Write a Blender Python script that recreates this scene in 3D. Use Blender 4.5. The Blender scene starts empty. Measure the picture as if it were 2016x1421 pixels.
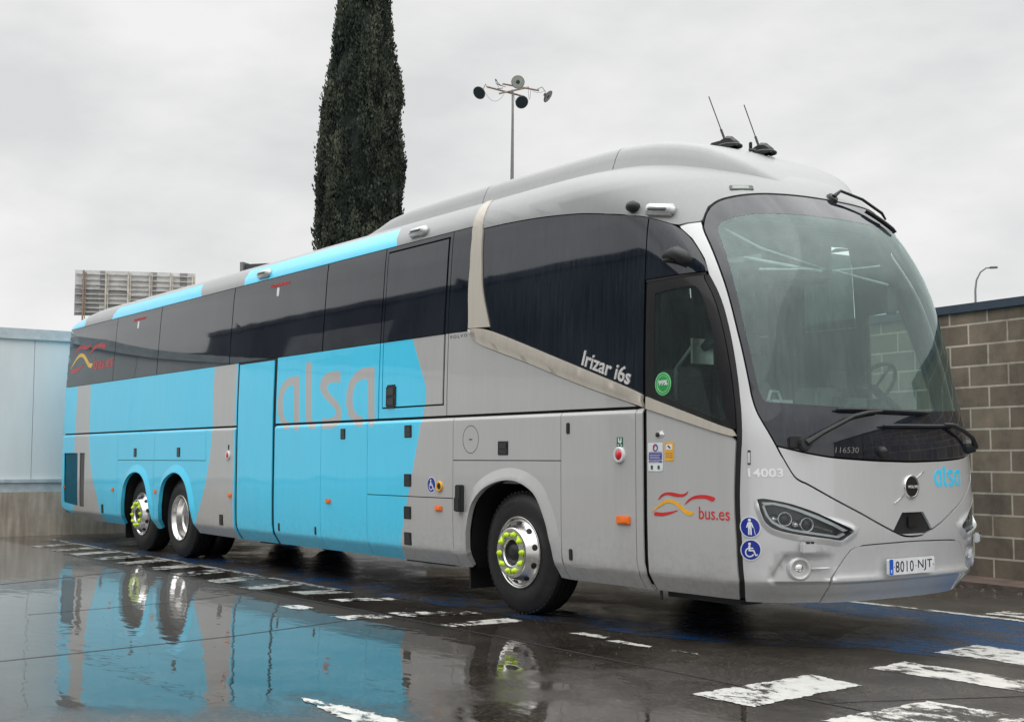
import bpy, bmesh, math, random
import numpy as np
from mathutils import Vector, Matrix
from mathutils.geometry import delaunay_2d_cdt
random.seed(7)
R = math.radians
scn = bpy.context.scene
COL = scn.collection

# ------------------------------------------------------------------ camera, sky, sun, exposure
cam = bpy.data.objects.new('camera', bpy.data.cameras.new('camera'))
COL.objects.link(cam)
scn.camera = cam
CY, CP, CR = R(53.5346), R(4.4265), R(0.0901)
_fw = Vector((-math.sin(CY)*math.cos(CP), math.cos(CY)*math.cos(CP), math.sin(CP)))
_r = Vector((math.cos(CY), math.sin(CY), 0)); _u = _r.cross(_fw)
_r2 = _r*math.cos(CR)+_u*math.sin(CR); _u2 = -_r*math.sin(CR)+_u*math.cos(CR)
cam.matrix_world = Matrix(((_r2.x, _u2.x, -_fw.x, 8.6656), (_r2.y, _u2.y, -_fw.y, -7.7050),
                           (_r2.z, _u2.z, -_fw.z, 1.3165), (0, 0, 0, 1)))
cam.data.sensor_width = 36
cam.data.lens = 36*2478.76/2016
cam.data.clip_start = .1
cam.data.clip_end = 2000
vs = scn.view_settings
vs.view_transform = 'Standard'; vs.look = 'None'; vs.exposure = 0.30; vs.gamma = 1
vs.use_curve_mapping = False
scn.cycles.max_bounces = 8
scn.cycles.transparent_max_bounces = 12

world = bpy.data.worlds.new('World'); scn.world = world; world.use_nodes = True
nt = world.node_tree; nt.nodes.clear()
def N(t, **k):
    n = nt.nodes.new(t)
    for a, b in k.items(): setattr(n, a, b)
    return n
def L(a, b): nt.links.new(a, b)
SUN_EL, SUN_AZ = R(66), R(150)      # azimuth of the sun measured from +Y towards +X
sky = N('ShaderNodeTexSky', sky_type='NISHITA', sun_disc=False, sun_elevation=SUN_EL, sun_rotation=SUN_AZ)
skyb = N('ShaderNodeVectorMath', operation='SCALE'); L(sky.outputs[0], skyb.inputs[0]); skyb.inputs['Scale'].default_value = .06
tc = N('ShaderNodeTexCoord')
sep = N('ShaderNodeSeparateXYZ'); L(tc.outputs['Generated'], sep.inputs[0])
mp = N('ShaderNodeMapping'); L(tc.outputs['Generated'], mp.inputs[0]); mp.inputs['Scale'].default_value = (1.6, 1.6, 3.6); mp.inputs['Rotation'].default_value = (.3, .25, 0)
n1 = N('ShaderNodeTexNoise'); L(mp.outputs[0], n1.inputs['Vector']); n1.inputs['Scale'].default_value = 3.0; n1.inputs['Detail'].default_value = 7; n1.inputs['Roughness'].default_value = .52
cr = N('ShaderNodeValToRGB'); L(n1.outputs[0], cr.inputs[0])
cr.color_ramp.elements[0].position = .34; cr.color_ramp.elements[0].color = (.59, .595, .597, 1)
cr.color_ramp.elements[1].position = .64; cr.color_ramp.elements[1].color = (.74, .74, .732, 1)
el = N('ShaderNodeMapRange', interpolation_type='SMOOTHSTEP'); L(sep.outputs[2], el.inputs['Value'])
el.inputs['From Min'].default_value = .34; el.inputs['From Max'].default_value = .85
el.inputs['To Min'].default_value = 1.0; el.inputs['To Max'].default_value = 3.1
sc2 = N('ShaderNodeVectorMath', operation='SCALE'); L(cr.outputs[0], sc2.inputs[0]); L(el.outputs[0], sc2.inputs['Scale'])
mx = N('ShaderNodeMix', data_type='RGBA'); mx.inputs[0].default_value = .96
L(skyb.outputs[0], mx.inputs[6]); L(sc2.outputs[0], mx.inputs[7])
bg = N('ShaderNodeBackground'); L(mx.outputs[2], bg.inputs[0]); bg.inputs[1].default_value = 1.0
wo = N('ShaderNodeOutputWorld'); L(bg.outputs[0], wo.inputs[0])

sun = bpy.data.objects.new('sun', bpy.data.lights.new('sun', 'SUN')); COL.objects.link(sun)
sun.data.energy = .5; sun.data.angle = R(90); sun.data.color = (1, .985, .96)
sd = Vector((math.sin(SUN_AZ)*math.cos(SUN_EL), math.cos(SUN_AZ)*math.cos(SUN_EL), math.sin(SUN_EL)))
sun.rotation_euler = sd.to_track_quat('Z', 'Y').to_euler()

# ------------------------------------------------------------------ materials
MT = {}
class Mat:
    def __init__(s, name):
        s.m = bpy.data.materials.new(name); s.m.use_nodes = True
        s.t = s.m.node_tree; s.t.nodes.clear()
        s.out = s.t.nodes.new('ShaderNodeOutputMaterial'); MT[name] = s.m
    def n(s, t, ins=None, **k):
        nd = s.t.nodes.new(t)
        for a, b in k.items(): setattr(nd, a, b)
        for a, b in (ins or {}).items():
            if isinstance(b, bpy.types.NodeSocket): s.t.links.new(b, nd.inputs[a])
            else: nd.inputs[a].default_value = b
        return nd
    def ramp(s, fac, stops):
        r = s.n('ShaderNodeValToRGB', {0: fac}); e = r.color_ramp.elements
        while len(e) < len(stops): e.new(.5)
        for i, (p, c) in enumerate(stops):
            e[i].position = p; e[i].color = tuple(c)+(1,) if not isinstance(c, (int, float)) else (c, c, c, 1)
        return r.outputs[0]
    def end(s, sh): s.t.links.new(sh, s.out.inputs[0]); return s.m
    def pos(s, scale=(1, 1, 1)):
        g = s.n('ShaderNodeNewGeometry'); m = s.n('ShaderNodeMapping', {0: g.outputs['Position'], 'Scale': scale}); return m.outputs[0]
    def noise(s, vec, sc, det=4, ro=.5):
        return s.n('ShaderNodeTexNoise', {'Vector': vec, 'Scale': sc, 'Detail': det, 'Roughness': ro}).outputs[0]

def paint(name, col, metal=0., rough=.4, coat=1., dirt=.025, crough=.03):
    a = Mat(name); v = a.pos((1, 1, .25)); nz = a.noise(v, 3.5, 6, .6)
    v2 = a.pos((9, 9, .5)); nz2 = a.noise(v2, 3, 3, .5)
    mixf = a.n('ShaderNodeMath', {0: nz, 1: nz2}, operation='MULTIPLY')
    c = a.ramp(mixf.outputs[0], [(.12, tuple(x*(1+dirt) for x in col)), (.42, tuple(x*(1-dirt) for x in col))])
    rr = a.ramp(nz2, [(.3, rough), (.75, min(rough+.03, 1))])
    b = a.n('ShaderNodeTexNoise', {'Vector': a.pos(), 'Scale': 1.3, 'Detail': 1})
    bp = a.n('ShaderNodeBump', {'Height': b.outputs[0], 'Strength': .17, 'Distance': .05})
    spz = a.n('ShaderNodeSeparateXYZ', {0: a.pos()}); lowf = a.n('ShaderNodeMapRange', {'Value': spz.outputs[2], 'From Min': .85, 'From Max': .35, 'To Min': 0., 'To Max': (.12 if name == 'silver' else .28)})
    gr = a.noise(a.pos((5, 5, 5)), 4, 7, .7); gm = a.n('ShaderNodeMapRange', {'Value': gr, 'From Min': .42, 'From Max': .68}); dm = a.n('ShaderNodeMath', {0: lowf.outputs[0], 1: gm.outputs[0]}, operation='MULTIPLY')
    c = a.n('ShaderNodeMix', {0: dm.outputs[0], 6: c, 7: (.11, .095, .08, 1)}, data_type='RGBA').outputs[2]
    p = a.n('ShaderNodeBsdfPrincipled', {'Base Color': c, 'Metallic': metal, 'Roughness': rr, 'Coat Weight': coat, 'Coat Roughness': crough, 'Normal': bp.outputs[0], 'Coat Normal': bp.outputs[0]})
    return a.end(p.outputs[0])
paint('silver', (.57, .58, .578), .2, .36)  # coach silver lightened for the nose; its brightness is set in the colour
paint('silver_roof_dimmed', (.275, .285, .285), .05, .5, .6, .03, .38)  # same silver darkened for the roof, to offset the bright sky by colour
paint('silver_side', (.47, .468, .460), .08, .42)
paint('cyan', (.050, .66, .97), 0, .4)
paint('beige', (.50, .46, .395), .05, .5, .3, .07, .2)
paint('letter_grey', (.30, .29, .275), 0, .45)

def plain(name, col, rough=.5, metal=0., coat=0., spec=.5, var=.15, nscale=8):
    a = Mat(name); nz = a.noise(a.pos(), nscale, 5, .6)
    c = a.ramp(nz, [(.3, tuple(x*(1-var) for x in col)), (.7, tuple(x*(1+var) for x in col))])
    p = a.n('ShaderNodeBsdfPrincipled', {'Base Color': c, 'Metallic': metal, 'Roughness': rough, 'Coat Weight': coat, 'Coat Roughness': .05, 'Specular IOR Level': spec})
    return a.end(p.outputs[0])
plain('black', (.008, .008, .009), .6)
plain('black_gloss', (.012, .012, .013), .3, coat=.4)
plain('black_plastic', (.016, .017, .018), .5)
plain('rubber', (.010, .010, .011), .55)
plain('white_print', (.78, .78, .78), .4)
plain('red_print', (.60, .03, .03), .4)
plain('red_dim', (.42, .03, .035), .3)
plain('yellow_print', (.85, .42, .02), .4)
plain('yellow_dim', (.70, .45, .07), .35)
plain('blue_print', (.015, .03, .28), .35)
plain('plate_blue', (.01, .10, .55), .35)
plain('violet_print', (.07, .07, .30), .4)
plain('green_print', (.03, .33, .08), .4)
plain('green_dark', (.01, .12, .06), .4)
plain('plate_white', (.72, .74, .75), .3, coat=.3)
plain('orange_lens', (.95, .20, .02), .25, coat=.8)
plain('neon', (.62, .88, .02), .4)
plain('lamp_white', (.93, .94, .95), .2, coat=.6, var=.02)
plain('chrome', (.80, .79, .78), .12, 1.0, var=.05)
plain('badge_metal', (.70, .69, .68), .35, .3)
plain('light_trim', (.80, .80, .78), .5)
plain('cab_trim', (.34, .36, .36), .6)
plain('sticker_pale', (.45, .75, .5), .4)
plain('seat_cloth', (.02, .028, .03), .8)
plain('curtain_cloth', (.05, .07, .07), .8)
plain('dash_grey', (.10, .12, .12), .6)
plain('red_plastic', (.7, .01, .03), .3, coat=.6)
plain('rust_steel', (.30, .22, .17), .75, var=.35, nscale=14)
plain('galv_grey', (.22, .215, .22), .6, .2)
plain('beige_steel', (.58, .54, .47), .7, var=.3, nscale=3)
plain('grille_cyan', (.012, .14, .21), .5)
plain('grille_silver_side', (.17, .165, .16), .5)
plain('lamp_dark', (.02, .035, .045), .35)
plain('lamp_lens', (.30, .32, .27), .4)

a = Mat('alloy')                      # polished wheel metal
nz = a.noise(a.pos(), 9, 4, .6)
c = a.ramp(nz, [(.3, (.60, .58, .56)), (.7, (.80, .79, .77))]); rr = a.ramp(nz, [(.3, .14), (.75, .28)])
a.end(a.n('ShaderNodeBsdfPrincipled', {'Base Color': c, 'Metallic': 1., 'Roughness': rr}).outputs[0])

a = Mat('tyre')
v = a.pos(); nz = a.noise(v, 26, 5, .65)
c = a.ramp(nz, [(.3, (.007, .007, .008)), (.75, (.018, .0175, .017))])
bp = a.n('ShaderNodeBump', {'Height': nz, 'Strength': .25, 'Distance': .01})
a.end(a.n('ShaderNodeBsdfPrincipled', {'Base Color': c, 'Roughness': .48, 'Normal': bp.outputs[0]}).outputs[0])

a = Mat('dark_glass')                 # privacy glass with dried rain streaks
v = a.pos((30, 30, .9)); s1 = a.noise(v, 1.6, 5, .65); v2 = a.pos((1, 1, 1)); s2 = a.noise(v2, 1.1, 2)
m = a.n('ShaderNodeMath', {0: s1, 1: s2}, operation='MULTIPLY')
c = a.ramp(m.outputs[0], [(.14, (.004, .007, .014)), (.40, (.022, .028, .037))])
rr = a.ramp(s1, [(.35, .025), (.85, .05)])
b = a.noise(a.pos(), 1.3, 1); bp = a.n('ShaderNodeBump', {'Height': b, 'Strength': .022, 'Distance': .05})
a.end(a.n('ShaderNodeBsdfPrincipled', {'Base Color': c, 'Roughness': rr, 'IOR': 1.6, 'Coat Weight': .35, 'Coat Roughness': .02, 'Normal': bp.outputs[0], 'Coat Normal': bp.outputs[0]}).outputs[0])

def clear_glass(name, tint, film, filmcol, ior):
    a = Mat(name)
    v = a.pos((26, 26, 1.1)); s1 = a.noise(v, 1.5, 5, .65); s2 = a.noise(a.pos(), 1.4, 3)
    m = a.n('ShaderNodeMath', {0: s1, 1: s2}, operation='MULTIPLY')
    f = a.n('ShaderNodeMapRange', {'Value': m.outputs[0], 'From Min': .1, 'From Max': .45, 'To Min': film*.6, 'To Max': film*1.5})
    tr = a.n('ShaderNodeBsdfTransparent', {0: tint+(1,)}); di = a.n('ShaderNodeBsdfDiffuse', {0: filmcol+(1,)})
    m1 = a.n('ShaderNodeMixShader', {0: f.outputs[0], 1: tr.outputs[0], 2: di.outputs[0]})
    b = a.noise(a.pos(), 2.2, 1); bp = a.n('ShaderNodeBump', {'Height': b, 'Strength': .06, 'Distance': .04})
    gl = a.n('ShaderNodeBsdfGlossy', {'Color': (.86, 1, .97, 1), 'Roughness': .03, 'Normal': bp.outputs[0]})
    fr = a.n('ShaderNodeFresnel', {'IOR': ior, 'Normal': bp.outputs[0]})
    m2 = a.n('ShaderNodeMixShader', {0: fr.outputs[0], 1: m1.outputs[0], 2: gl.outputs[0]})
    return a.end(m2.outputs[0])
clear_glass('windscreen_glass', (.76, .93, .89), .085, (.48, .70, .66), 1.8)
clear_glass('door_glass', (.62, .74, .70), .06, (.35, .45, .42), 1.5)
clear_glass('saloon_glass', (.045, .065, .06), .10, (.10, .15, .14), 1.5)
clear_glass('lens_glass', (.9, .92, .94), .03, (.6, .6, .6), 1.45)

def ground_nodes(a):
    """wet worn asphalt; returns the shader and the position vector"""
    v = a.pos(); big = a.noise(v, .33, 3, .55); mid = a.noise(v, 2.2, 6, .6); fine = a.noise(v, 70, 4, .7)
    w = a.n('ShaderNodeMath', {0: big, 1: .72, 2: .0}, operation='MULTIPLY_ADD')
    w2 = a.n('ShaderNodeMath', {0: mid, 1: .28, 2: w.outputs[0]}, operation='MULTIPLY_ADD')
    # standing water lies in the low part of the yard, towards -Y
    sp = a.n('ShaderNodeSeparateXYZ', {0: v})
    low = a.n('ShaderNodeMapRange', {'Value': sp.outputs[1], 'From Min': -2.9, 'From Max': -1.0, 'To Min': .17, 'To Max': -.05}, interpolation_type='SMOOTHSTEP')
    far = a.n('ShaderNodeMapRange', {'Value': sp.outputs[0], 'From Min': 1.2, 'From Max': 3.4, 'To Min': .06, 'To Max': -.13}, interpolation_type='SMOOTHSTEP')
    s1 = a.n('ShaderNodeMath', {0: w2.outputs[0], 1: low.outputs[0]}, operation='ADD')
    s2 = a.n('ShaderNodeMath', {0: s1.outputs[0], 1: far.outputs[0]}, operation='ADD')
    pud = a.n('ShaderNodeMapRange', {'Value': s2.outputs[0], 'From Min': .50, 'From Max': .62}, interpolation_type='SMOOTHSTEP')
    colr = a.ramp(mid, [(.3, (.020, .018, .016)), (.7, (.052, .046, .040))])
    ston = a.n('ShaderNodeTexVoronoi', {'Vector': v, 'Scale': 95.})
    stc = a.ramp(ston.outputs['Color'], [(.25, (.45, .45, .45)), (.7, (1.2, 1.15, 1.08)), (.92, (3.2, 3.0, 2.7))]); colq = a.n('ShaderNodeMix', {0: .8, 6: colr, 7: stc}, data_type='RGBA', blend_type='MULTIPLY')
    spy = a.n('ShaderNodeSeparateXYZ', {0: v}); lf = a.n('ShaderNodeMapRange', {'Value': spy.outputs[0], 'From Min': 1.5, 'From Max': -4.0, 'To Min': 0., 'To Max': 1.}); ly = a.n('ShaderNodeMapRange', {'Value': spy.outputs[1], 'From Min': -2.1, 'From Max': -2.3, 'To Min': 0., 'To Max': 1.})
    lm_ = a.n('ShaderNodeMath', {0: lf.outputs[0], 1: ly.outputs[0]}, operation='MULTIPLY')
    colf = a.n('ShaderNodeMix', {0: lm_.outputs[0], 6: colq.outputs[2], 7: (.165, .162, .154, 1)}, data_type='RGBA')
    rou = a.n('ShaderNodeMapRange', {'Value': pud.outputs[0], 'To Min': .24, 'To Max': .03})
    rouv = a.n('ShaderNodeMath', {0: fine, 1: .16, 2: rou.outputs[0]}, operation='MULTIPLY_ADD')
    rouf = a.n('ShaderNodeMix', {0: pud.outputs[0], 2: rouv.outputs[0], 3: .035}, data_type='FLOAT')
    h1 = a.n('ShaderNodeMix', {0: pud.outputs[0], 2: fine, 3: .5}, data_type='FLOAT')
    b1 = a.n('ShaderNodeBump', {'Height': h1.outputs[0], 'Strength': .35, 'Distance': .004})
    wav = a.noise(a.pos((1, 2.2, 1)), 2.6, 2, .5)
    b2 = a.n('ShaderNodeBump', {'Height': wav, 'Strength': .05, 'Distance': .05, 'Normal': b1.outputs[0]})
    p = a.n('ShaderNodeBsdfPrincipled', {'Base Color': colf.outputs[2], 'Roughness': rouf.outputs[0], 'IOR': 1.75, 'Normal': b2.outputs[0]})
    return p, v, fine, mid, b2
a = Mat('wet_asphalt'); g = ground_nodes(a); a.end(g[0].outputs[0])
def worn(name, col, lo, hi, rough=.35, sc=5.):
    a = Mat(name); p, v, fine, mid, b2 = ground_nodes(a)
    w1 = a.noise(a.pos((1.0, 1.6, 1)), sc, 8, .72); w2 = a.noise(v, 1.3, 2)
    s0 = a.n('ShaderNodeMath', {0: w2, 1: .5, 2: w1}, operation='MULTIPLY_ADD'); g2 = a.noise(v, 110, 3, .7); s = a.n('ShaderNodeMath', {0: g2, 1: .22, 2: s0.outputs[0]}, operation='MULTIPLY_ADD')
    lo += .11; hi += .125
    f = a.n('ShaderNodeMapRange', {'Value': s.outputs[0], 'From Min': lo, 'From Max': hi})
    c = a.ramp(w1, [(.3, tuple(x*.72 for x in col)), (.7, col)])
    pp = a.n('ShaderNodeBsdfPrincipled', {'Base Color': c, 'Roughness': rough, 'Normal': b2.outputs[0]})
    m = a.n('ShaderNodeMixShader', {0: f.outputs[0], 1: p.outputs[0], 2: pp.outputs[0]})
    return a.end(m.outputs[0])
worn('worn_white', (.62, .61, .57), .70, .745, .4)
worn('faded_white', (.40, .39, .36), .69, .78, .35)
worn('solid_white', (.60, .60, .57), .645, .69, .4, 8.)
worn('worn_blue', (.010, .060, .165), .70, .86, .22, 2.0)
worn('strong_blue', (.012, .070, .175), .60, .76, .2, 2.4)

a = Mat('concrete')
nz = a.noise(a.pos(), 1.6, 8, .65); n2 = a.noise(a.pos((6, 6, .6)), 2, 4)
m = a.n('ShaderNodeMath', {0: nz, 1: n2}, operation='MULTIPLY')
c = a.ramp(m.outputs[0], [(.15, (.29, .24, .19)), (.38, (.50, .43, .355))])
bp = a.n('ShaderNodeBump', {'Height': nz, 'Strength': .3, 'Distance': .02})
a.end(a.n('ShaderNodeBsdfPrincipled', {'Base Color': c, 'Roughness': .75, 'Normal': bp.outputs[0]}).outputs[0])

a = Mat('block_wall')
g = a.n('ShaderNodeNewGeometry'); sp = a.n('ShaderNodeSeparateXYZ', {0: g.outputs['Position']})
# along the wall x, height z
xs_ = a.n('ShaderNodeMath', {0: sp.outputs[0], 1: .015}, operation='ADD'); zs_ = a.n('ShaderNodeMath', {0: sp.outputs[2], 1: -.022}, operation='ADD')
cb = a.n('ShaderNodeCombineXYZ', {0: xs_.outputs[0], 1: zs_.outputs[0], 2: 0.})
br = a.n('ShaderNodeTexBrick', {'Vector': cb.outputs[0], 'Color1': (.135, .106, .078, 1), 'Color2': (.205, .160, .116, 1), 'Mortar': (.42, .37, .31, 1), 'Scale': 1., 'Mortar Size': .012, 'Mortar Smooth': .15, 'Bias': 0., 'Brick Width': .516, 'Row Height': .232}, offset=.5)
nz = a.noise(a.pos(), 3.2, 7, .7); nf = a.noise(a.pos(), 60, 3, .7)
st_ = a.noise(a.pos((1.2, 1.2, .35)), 1.6, 5, .6); nn2 = a.n('ShaderNodeMath', {0: nz, 1: st_}, operation='MULTIPLY')
c1 = a.ramp(nn2.outputs[0], [(.14, (.55, .53, .50)), (.26, (.95, .93, .90)), (.42, (1.30, 1.25, 1.18))])
mm = a.n('ShaderNodeMix', {0: 1., 6: br.outputs[0], 7: c1}, data_type='RGBA', blend_type='MULTIPLY')
inv = a.n('ShaderNodeMath', {0: 1., 1: br.outputs['Fac']}, operation='SUBTRACT')
hh = a.n('ShaderNodeMath', {0: nf, 1: .35, 2: inv.outputs[0]}, operation='MULTIPLY_ADD')
bp = a.n('ShaderNodeBump', {'Height': hh.outputs[0], 'Strength': .7, 'Distance': .012})
a.end(a.n('ShaderNodeBsdfPrincipled', {'Base Color': mm.outputs[2], 'Roughness': .8, 'Normal': bp.outputs[0]}).outputs[0])

a = Mat('panel_white')
nz = a.noise(a.pos((1, 1, .3)), 1.4, 5, .6)
c = a.ramp(nz, [(.3, (.63, .665, .66)), (.7, (.74, .77, .76))])
a.end(a.n('ShaderNodeBsdfPrincipled', {'Base Color': c, 'Roughness': .45}).outputs[0])
plain('panel_trim', (.45, .50, .52), .5)
plain('wall_cap', (.035, .05, .07), .4)
plain('kerb_mat', (.12, .082, .066), .7, var=.5, nscale=5)
plain('facade_dark', (.035, .042, .052), .6, var=.2, nscale=.5)
plain('facade_window', (.02, .025, .03), .1)
plain('sheet_light', (.58, .59, .60), .6, var=.2, nscale=1)
plain('sheet_dark', (.28, .29, .30), .6, var=.2, nscale=1)
plain('cabin_green', (.045, .06, .062), .6)
plain('feather_black', (.02, .02, .025), .5)
plain('feather_white', (.6, .6, .6), .6)
a = Mat('cypress_leaf')
oi = a.n('ShaderNodeAttribute', attribute_name='tone'); nz = a.noise(a.pos(), 2.4, 4, .6)
m = a.n('ShaderNodeMath', {0: oi.outputs['Fac'], 1: nz}, operation='MULTIPLY')
c = a.ramp(m.outputs[0], [(.04, (.016, .023, .019)), (.26, (.055, .068, .050)), (.55, (.115, .125, .085))])
a.end(a.n('ShaderNodeBsdfPrincipled', {'Base Color': c, 'Roughness': .75, 'Specular IOR Level': .2}).outputs[0])
plain('bark', (.07, .05, .035), .9)

# ------------------------------------------------------------------ object helpers
def tag(o, label=None, cat=None, group=None, kind=None):
    for k, v in (('label', label), ('category', cat), ('group', group), ('kind', kind)):
        if v: o[k] = v
    return o
def empty(name, loc=(0, 0, 0), label=None, cat=None, group=None):
    o = bpy.data.objects.new(name, None); COL.objects.link(o); o.location = loc
    o.empty_display_size = .2
    return tag(o, label, cat, group)
def mesh_obj(name, verts, faces, mats, parent=None, midx=None, smooth=True, normals=None):
    me = bpy.data.meshes.new(name); me.from_pydata([tuple(map(float, v)) for v in verts], [], [tuple(map(int, f)) for f in faces])
    if isinstance(mats, str): mats = [mats]
    for m in mats: me.materials.append(MT[m])
    if midx is not None: me.polygons.foreach_set('material_index', [int(i) for i in midx])
    me.polygons.foreach_set('use_smooth', [bool(smooth)]*len(me.polygons))
    me.update()
    if normals is not None:
        me.normals_split_custom_set_from_vertices([tuple(map(float, n)) for n in normals])
    o = bpy.data.objects.new(name, me); COL.objects.link(o)
    if parent: o.parent = parent
    return o
class MB:
    """collects boxes, tubes, lathes into one mesh"""
    def __init__(s): s.v = []; s.f = []; s.m = []
    def add(s, V, F, mi=0):
        k = len(s.v); s.v += [Vector(p) for p in V]; s.f += [tuple(i+k for i in f) for f in F]; s.m += [mi]*len(F); return s
    def box(s, a, b, mi=0, M=None, bev=0):
        bm = bmesh.new(); bmesh.ops.create_cube(bm, size=1)
        c = (Vector(a)+Vector(b))/2; d = Vector(b)-Vector(a)
        for q in bm.verts: q.co = Vector((q.co.x*d.x, q.co.y*d.y, q.co.z*d.z))
        if bev: bmesh.ops.bevel(bm, geom=list(bm.edges), offset=bev, segments=2, affect='EDGES')
        M = M or Matrix.Identity(4)
        V = [M @ (q.co+c) for q in bm.verts]; F = [[q.index for q in f.verts] for f in bm.faces]
        bm.verts.index_update(); s.add(V, F, mi); bm.free(); return s
    def tube(s, pts, r, n=8, mi=0, cap=True):
        pts = [Vector(p) for p in pts]; rs = r if isinstance(r, (list, tuple)) else [r]*len(pts)
        V = []; F = []; up = None
        for i, p in enumerate(pts):
            t = (pts[min(i+1, len(pts)-1)]-pts[max(i-1, 0)]).normalized()
            if up is None: up = Vector((0, 0, 1)) if abs(t.z) < .9 else Vector((1, 0, 0))
            x = t.cross(up).normalized(); y = x.cross(t).normalized(); up = y
            for k in range(n):
                an = 2*math.pi*k/n; V.append(p+(x*math.cos(an)+y*math.sin(an))*rs[i])
        for i in range(len(pts)-1):
            for k in range(n):
                k2 = (k+1) % n; F.append((i*n+k, i*n+k2, (i+1)*n+k2, (i+1)*n+k))
        if cap: F.append(tuple(range(n-1, -1, -1))); F.append(tuple((len(pts)-1)*n+k for k in range(n)))
        return s.add(V, F, mi)
    def lathe(s, prof, n=48, mi=0, M=None, idx=None):
        """prof: (radius, axial) ; axis +Z, transformed by M"""
        M = M or Matrix.Identity(4); k0 = len(s.v)
        V = [M @ Vector((r*math.cos(2*math.pi*k/n), r*math.sin(2*math.pi*k/n), z)) for r, z in prof for k in range(n)]
        F = [(i*n+k, i*n+(k+1) % n, (i+1)*n+(k+1) % n, (i+1)*n+k) for i in range(len(prof)-1) for k in range(n)]
        return s.add(V, F, mi)
    def build(s, name, mats, parent=None, smooth=False, ang=None):
        o = mesh_obj(name, s.v, s.f, mats, parent, s.m, smooth)
        if ang:
            bm = bmesh.new(); bm.from_mesh(o.data)
            for e in bm.edges:
                e.smooth = not (len(e.link_faces) == 2 and e.calc_face_angle(0) > R(ang))
            for f in bm.faces: f.smooth = True
            bm.to_mesh(o.data); bm.free()
        return o

# ------------------------------------------------------------------ ground
def sheet(name, poly, z, mat, label=None):
    o = mesh_obj(name, [(x, y, z) for x, y in poly], [list(range(len(poly)))], mat, smooth=False); tag(o, kind='structure'); return o
GS = 900
sheet('ground', [(-GS, -GS), (GS, -GS), (GS, GS), (-GS, GS)], 0, 'wet_asphalt')
sheet('blue_bay_marking', [(-12.3, -1.44), (-2.6, -1.44), (.2, -1.36), (1.6, -1.25), (2.4, -.9), (3.0, -.42), (3.6, -.30), (4.9, -.25), (4.9, 1.79), (-12.3, 1.79)], .0015, 'worn_blue')
sheet('blue_strip_marking', [(.6, 1.2), (2.1, 1.0), (2.35, .2), (2.6, -.34), (3.2, -.22), (4.9, -.16), (4.9, 1.785), (.6, 1.785)], .0022, 'strong_blue')
mk = MB()
def quad(m, p, mi=0, z=.0032, rag=.022):
    out = []
    for i in range(len(p)):
        a_, b_ = Vector(p[i]), Vector(p[(i+1) % len(p)]); k = max(2, int((b_-a_).length/.02)); t = (b_-a_).normalized(); n = Vector((-t.y, t.x)); w = 0
        for j in range(k):
            w = w*.75+random.gauss(0, .45); out.append(a_.lerp(b_, j/k)+n*max(-.3, min(2.5, abs(w)))*rag*(0 if j == 0 else 1))
    m.add([(q.x, q.y, z) for q in out], [tuple(range(len(out)))], mi)
quad(mk, [(-12.3, -1.55), (-2.4, -1.57), (-2.4, -1.45), (-12.3, -1.43)], 1)
for i in range(9):                                    # hatch bars beside the bay line
    x = -10.9+i*.93+(.05 if i % 2 else 0)
    quad(mk, [(x, -2.22), (x+.40, -2.22), (x+.16, -1.56), (x-.24, -1.56)], 1)
quad(mk, [(-2.78, -2.0), (-2.42, -2.0), (-2.30, -1.46), (-2.64, -1.46)], 1)
quad(mk, [(-1.95, -2.0), (-1.7, -2.0), (-1.48, -1.46), (-1.75, -1.46)], 0)
quad(mk, [(-.75, -2.1), (-.4, -2.1), (-.15, -1.46), (-.5, -1.46)], 0)
quad(mk, [(-1.7, -2.62), (-1.35, -2.62), (-1.35, -2.42), (-1.7, -2.42)], 0)
quad(mk, [(-.8, -2.6), (-.5, -2.6), (-.4, -2.18), (-.7, -2.18)], 0)
quad(mk, [(.12, -2.15), (.36, -2.15), (.42, -1.46), (.15, -1.46)], 0)
quad(mk, [(1.15, -1.62), (1.55, -1.60), (1.5, -1.50), (1.2, -1.49)], 0)
quad(mk, [(1.62, -1.66), (2.08, -1.64), (2.02, -1.56), (1.66, -1.56)], 0)
quad(mk, [(2.25, -1.60), (2.5, -1.58), (2.45, -1.54), (2.28, -1.54)], 0)
quad(mk, [(3.48, -2.64), (3.95, -2.62), (3.88, -1.62), (3.44, -1.56)], 2)
quad(mk, [(3.50, -1.10), (4.7, -1.04), (4.7, -.66), (3.48, -.68)], 0)
quad(mk, [(3.36, -.2), (4.9, -.2), (4.9, .36), (3.32, .36)], 2)
quad(mk, [(4.38, -2.6), (5.0, -2.55), (5.0, -1.66), (4.38, -1.72)], 0)
quad(mk, [(2.30, -4.44), (2.6, -4.38), (3.3, -4.32), (3.3, -4.52), (2.8, -4.5)], 0)
quad(mk, [(.4, 1.79), (5.5, 1.79), (5.5, 1.90), (.4, 1.90)], 2)
quad(mk, [(2.3, 2.0), (3.2, 2.0), (3.2, 2.35), (2.3, 2.35)], 0)
o = mk.build('white_marking', ['worn_white', 'faded_white', 'solid_white']); tag(o, kind='structure')
jn = MB()                                             # saw-cut joints
def strip(p, w, z=.0024):
    for a_, b_ in zip(p[:-1], p[1:]):
        a_, b_ = Vector(a_), Vector(b_); t = (b_-a_).normalized(); n = Vector((-t.y, t.x))*w/2
        jn.add([(q.x, q.y, z) for q in (a_-n, b_-n, b_+n, a_+n)], [(0, 1, 2, 3)])
strip([(.15, -7.5), (.02, -5.44), (-.06, -4.76), (-.18, -3.77), (-.48, -2.62), (-.6, -2.2)], .02)
strip([(-5.0, -4.8), (-5.18, -4.11), (-5.52, -3.38), (-5.95, -2.5)], .03)
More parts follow.
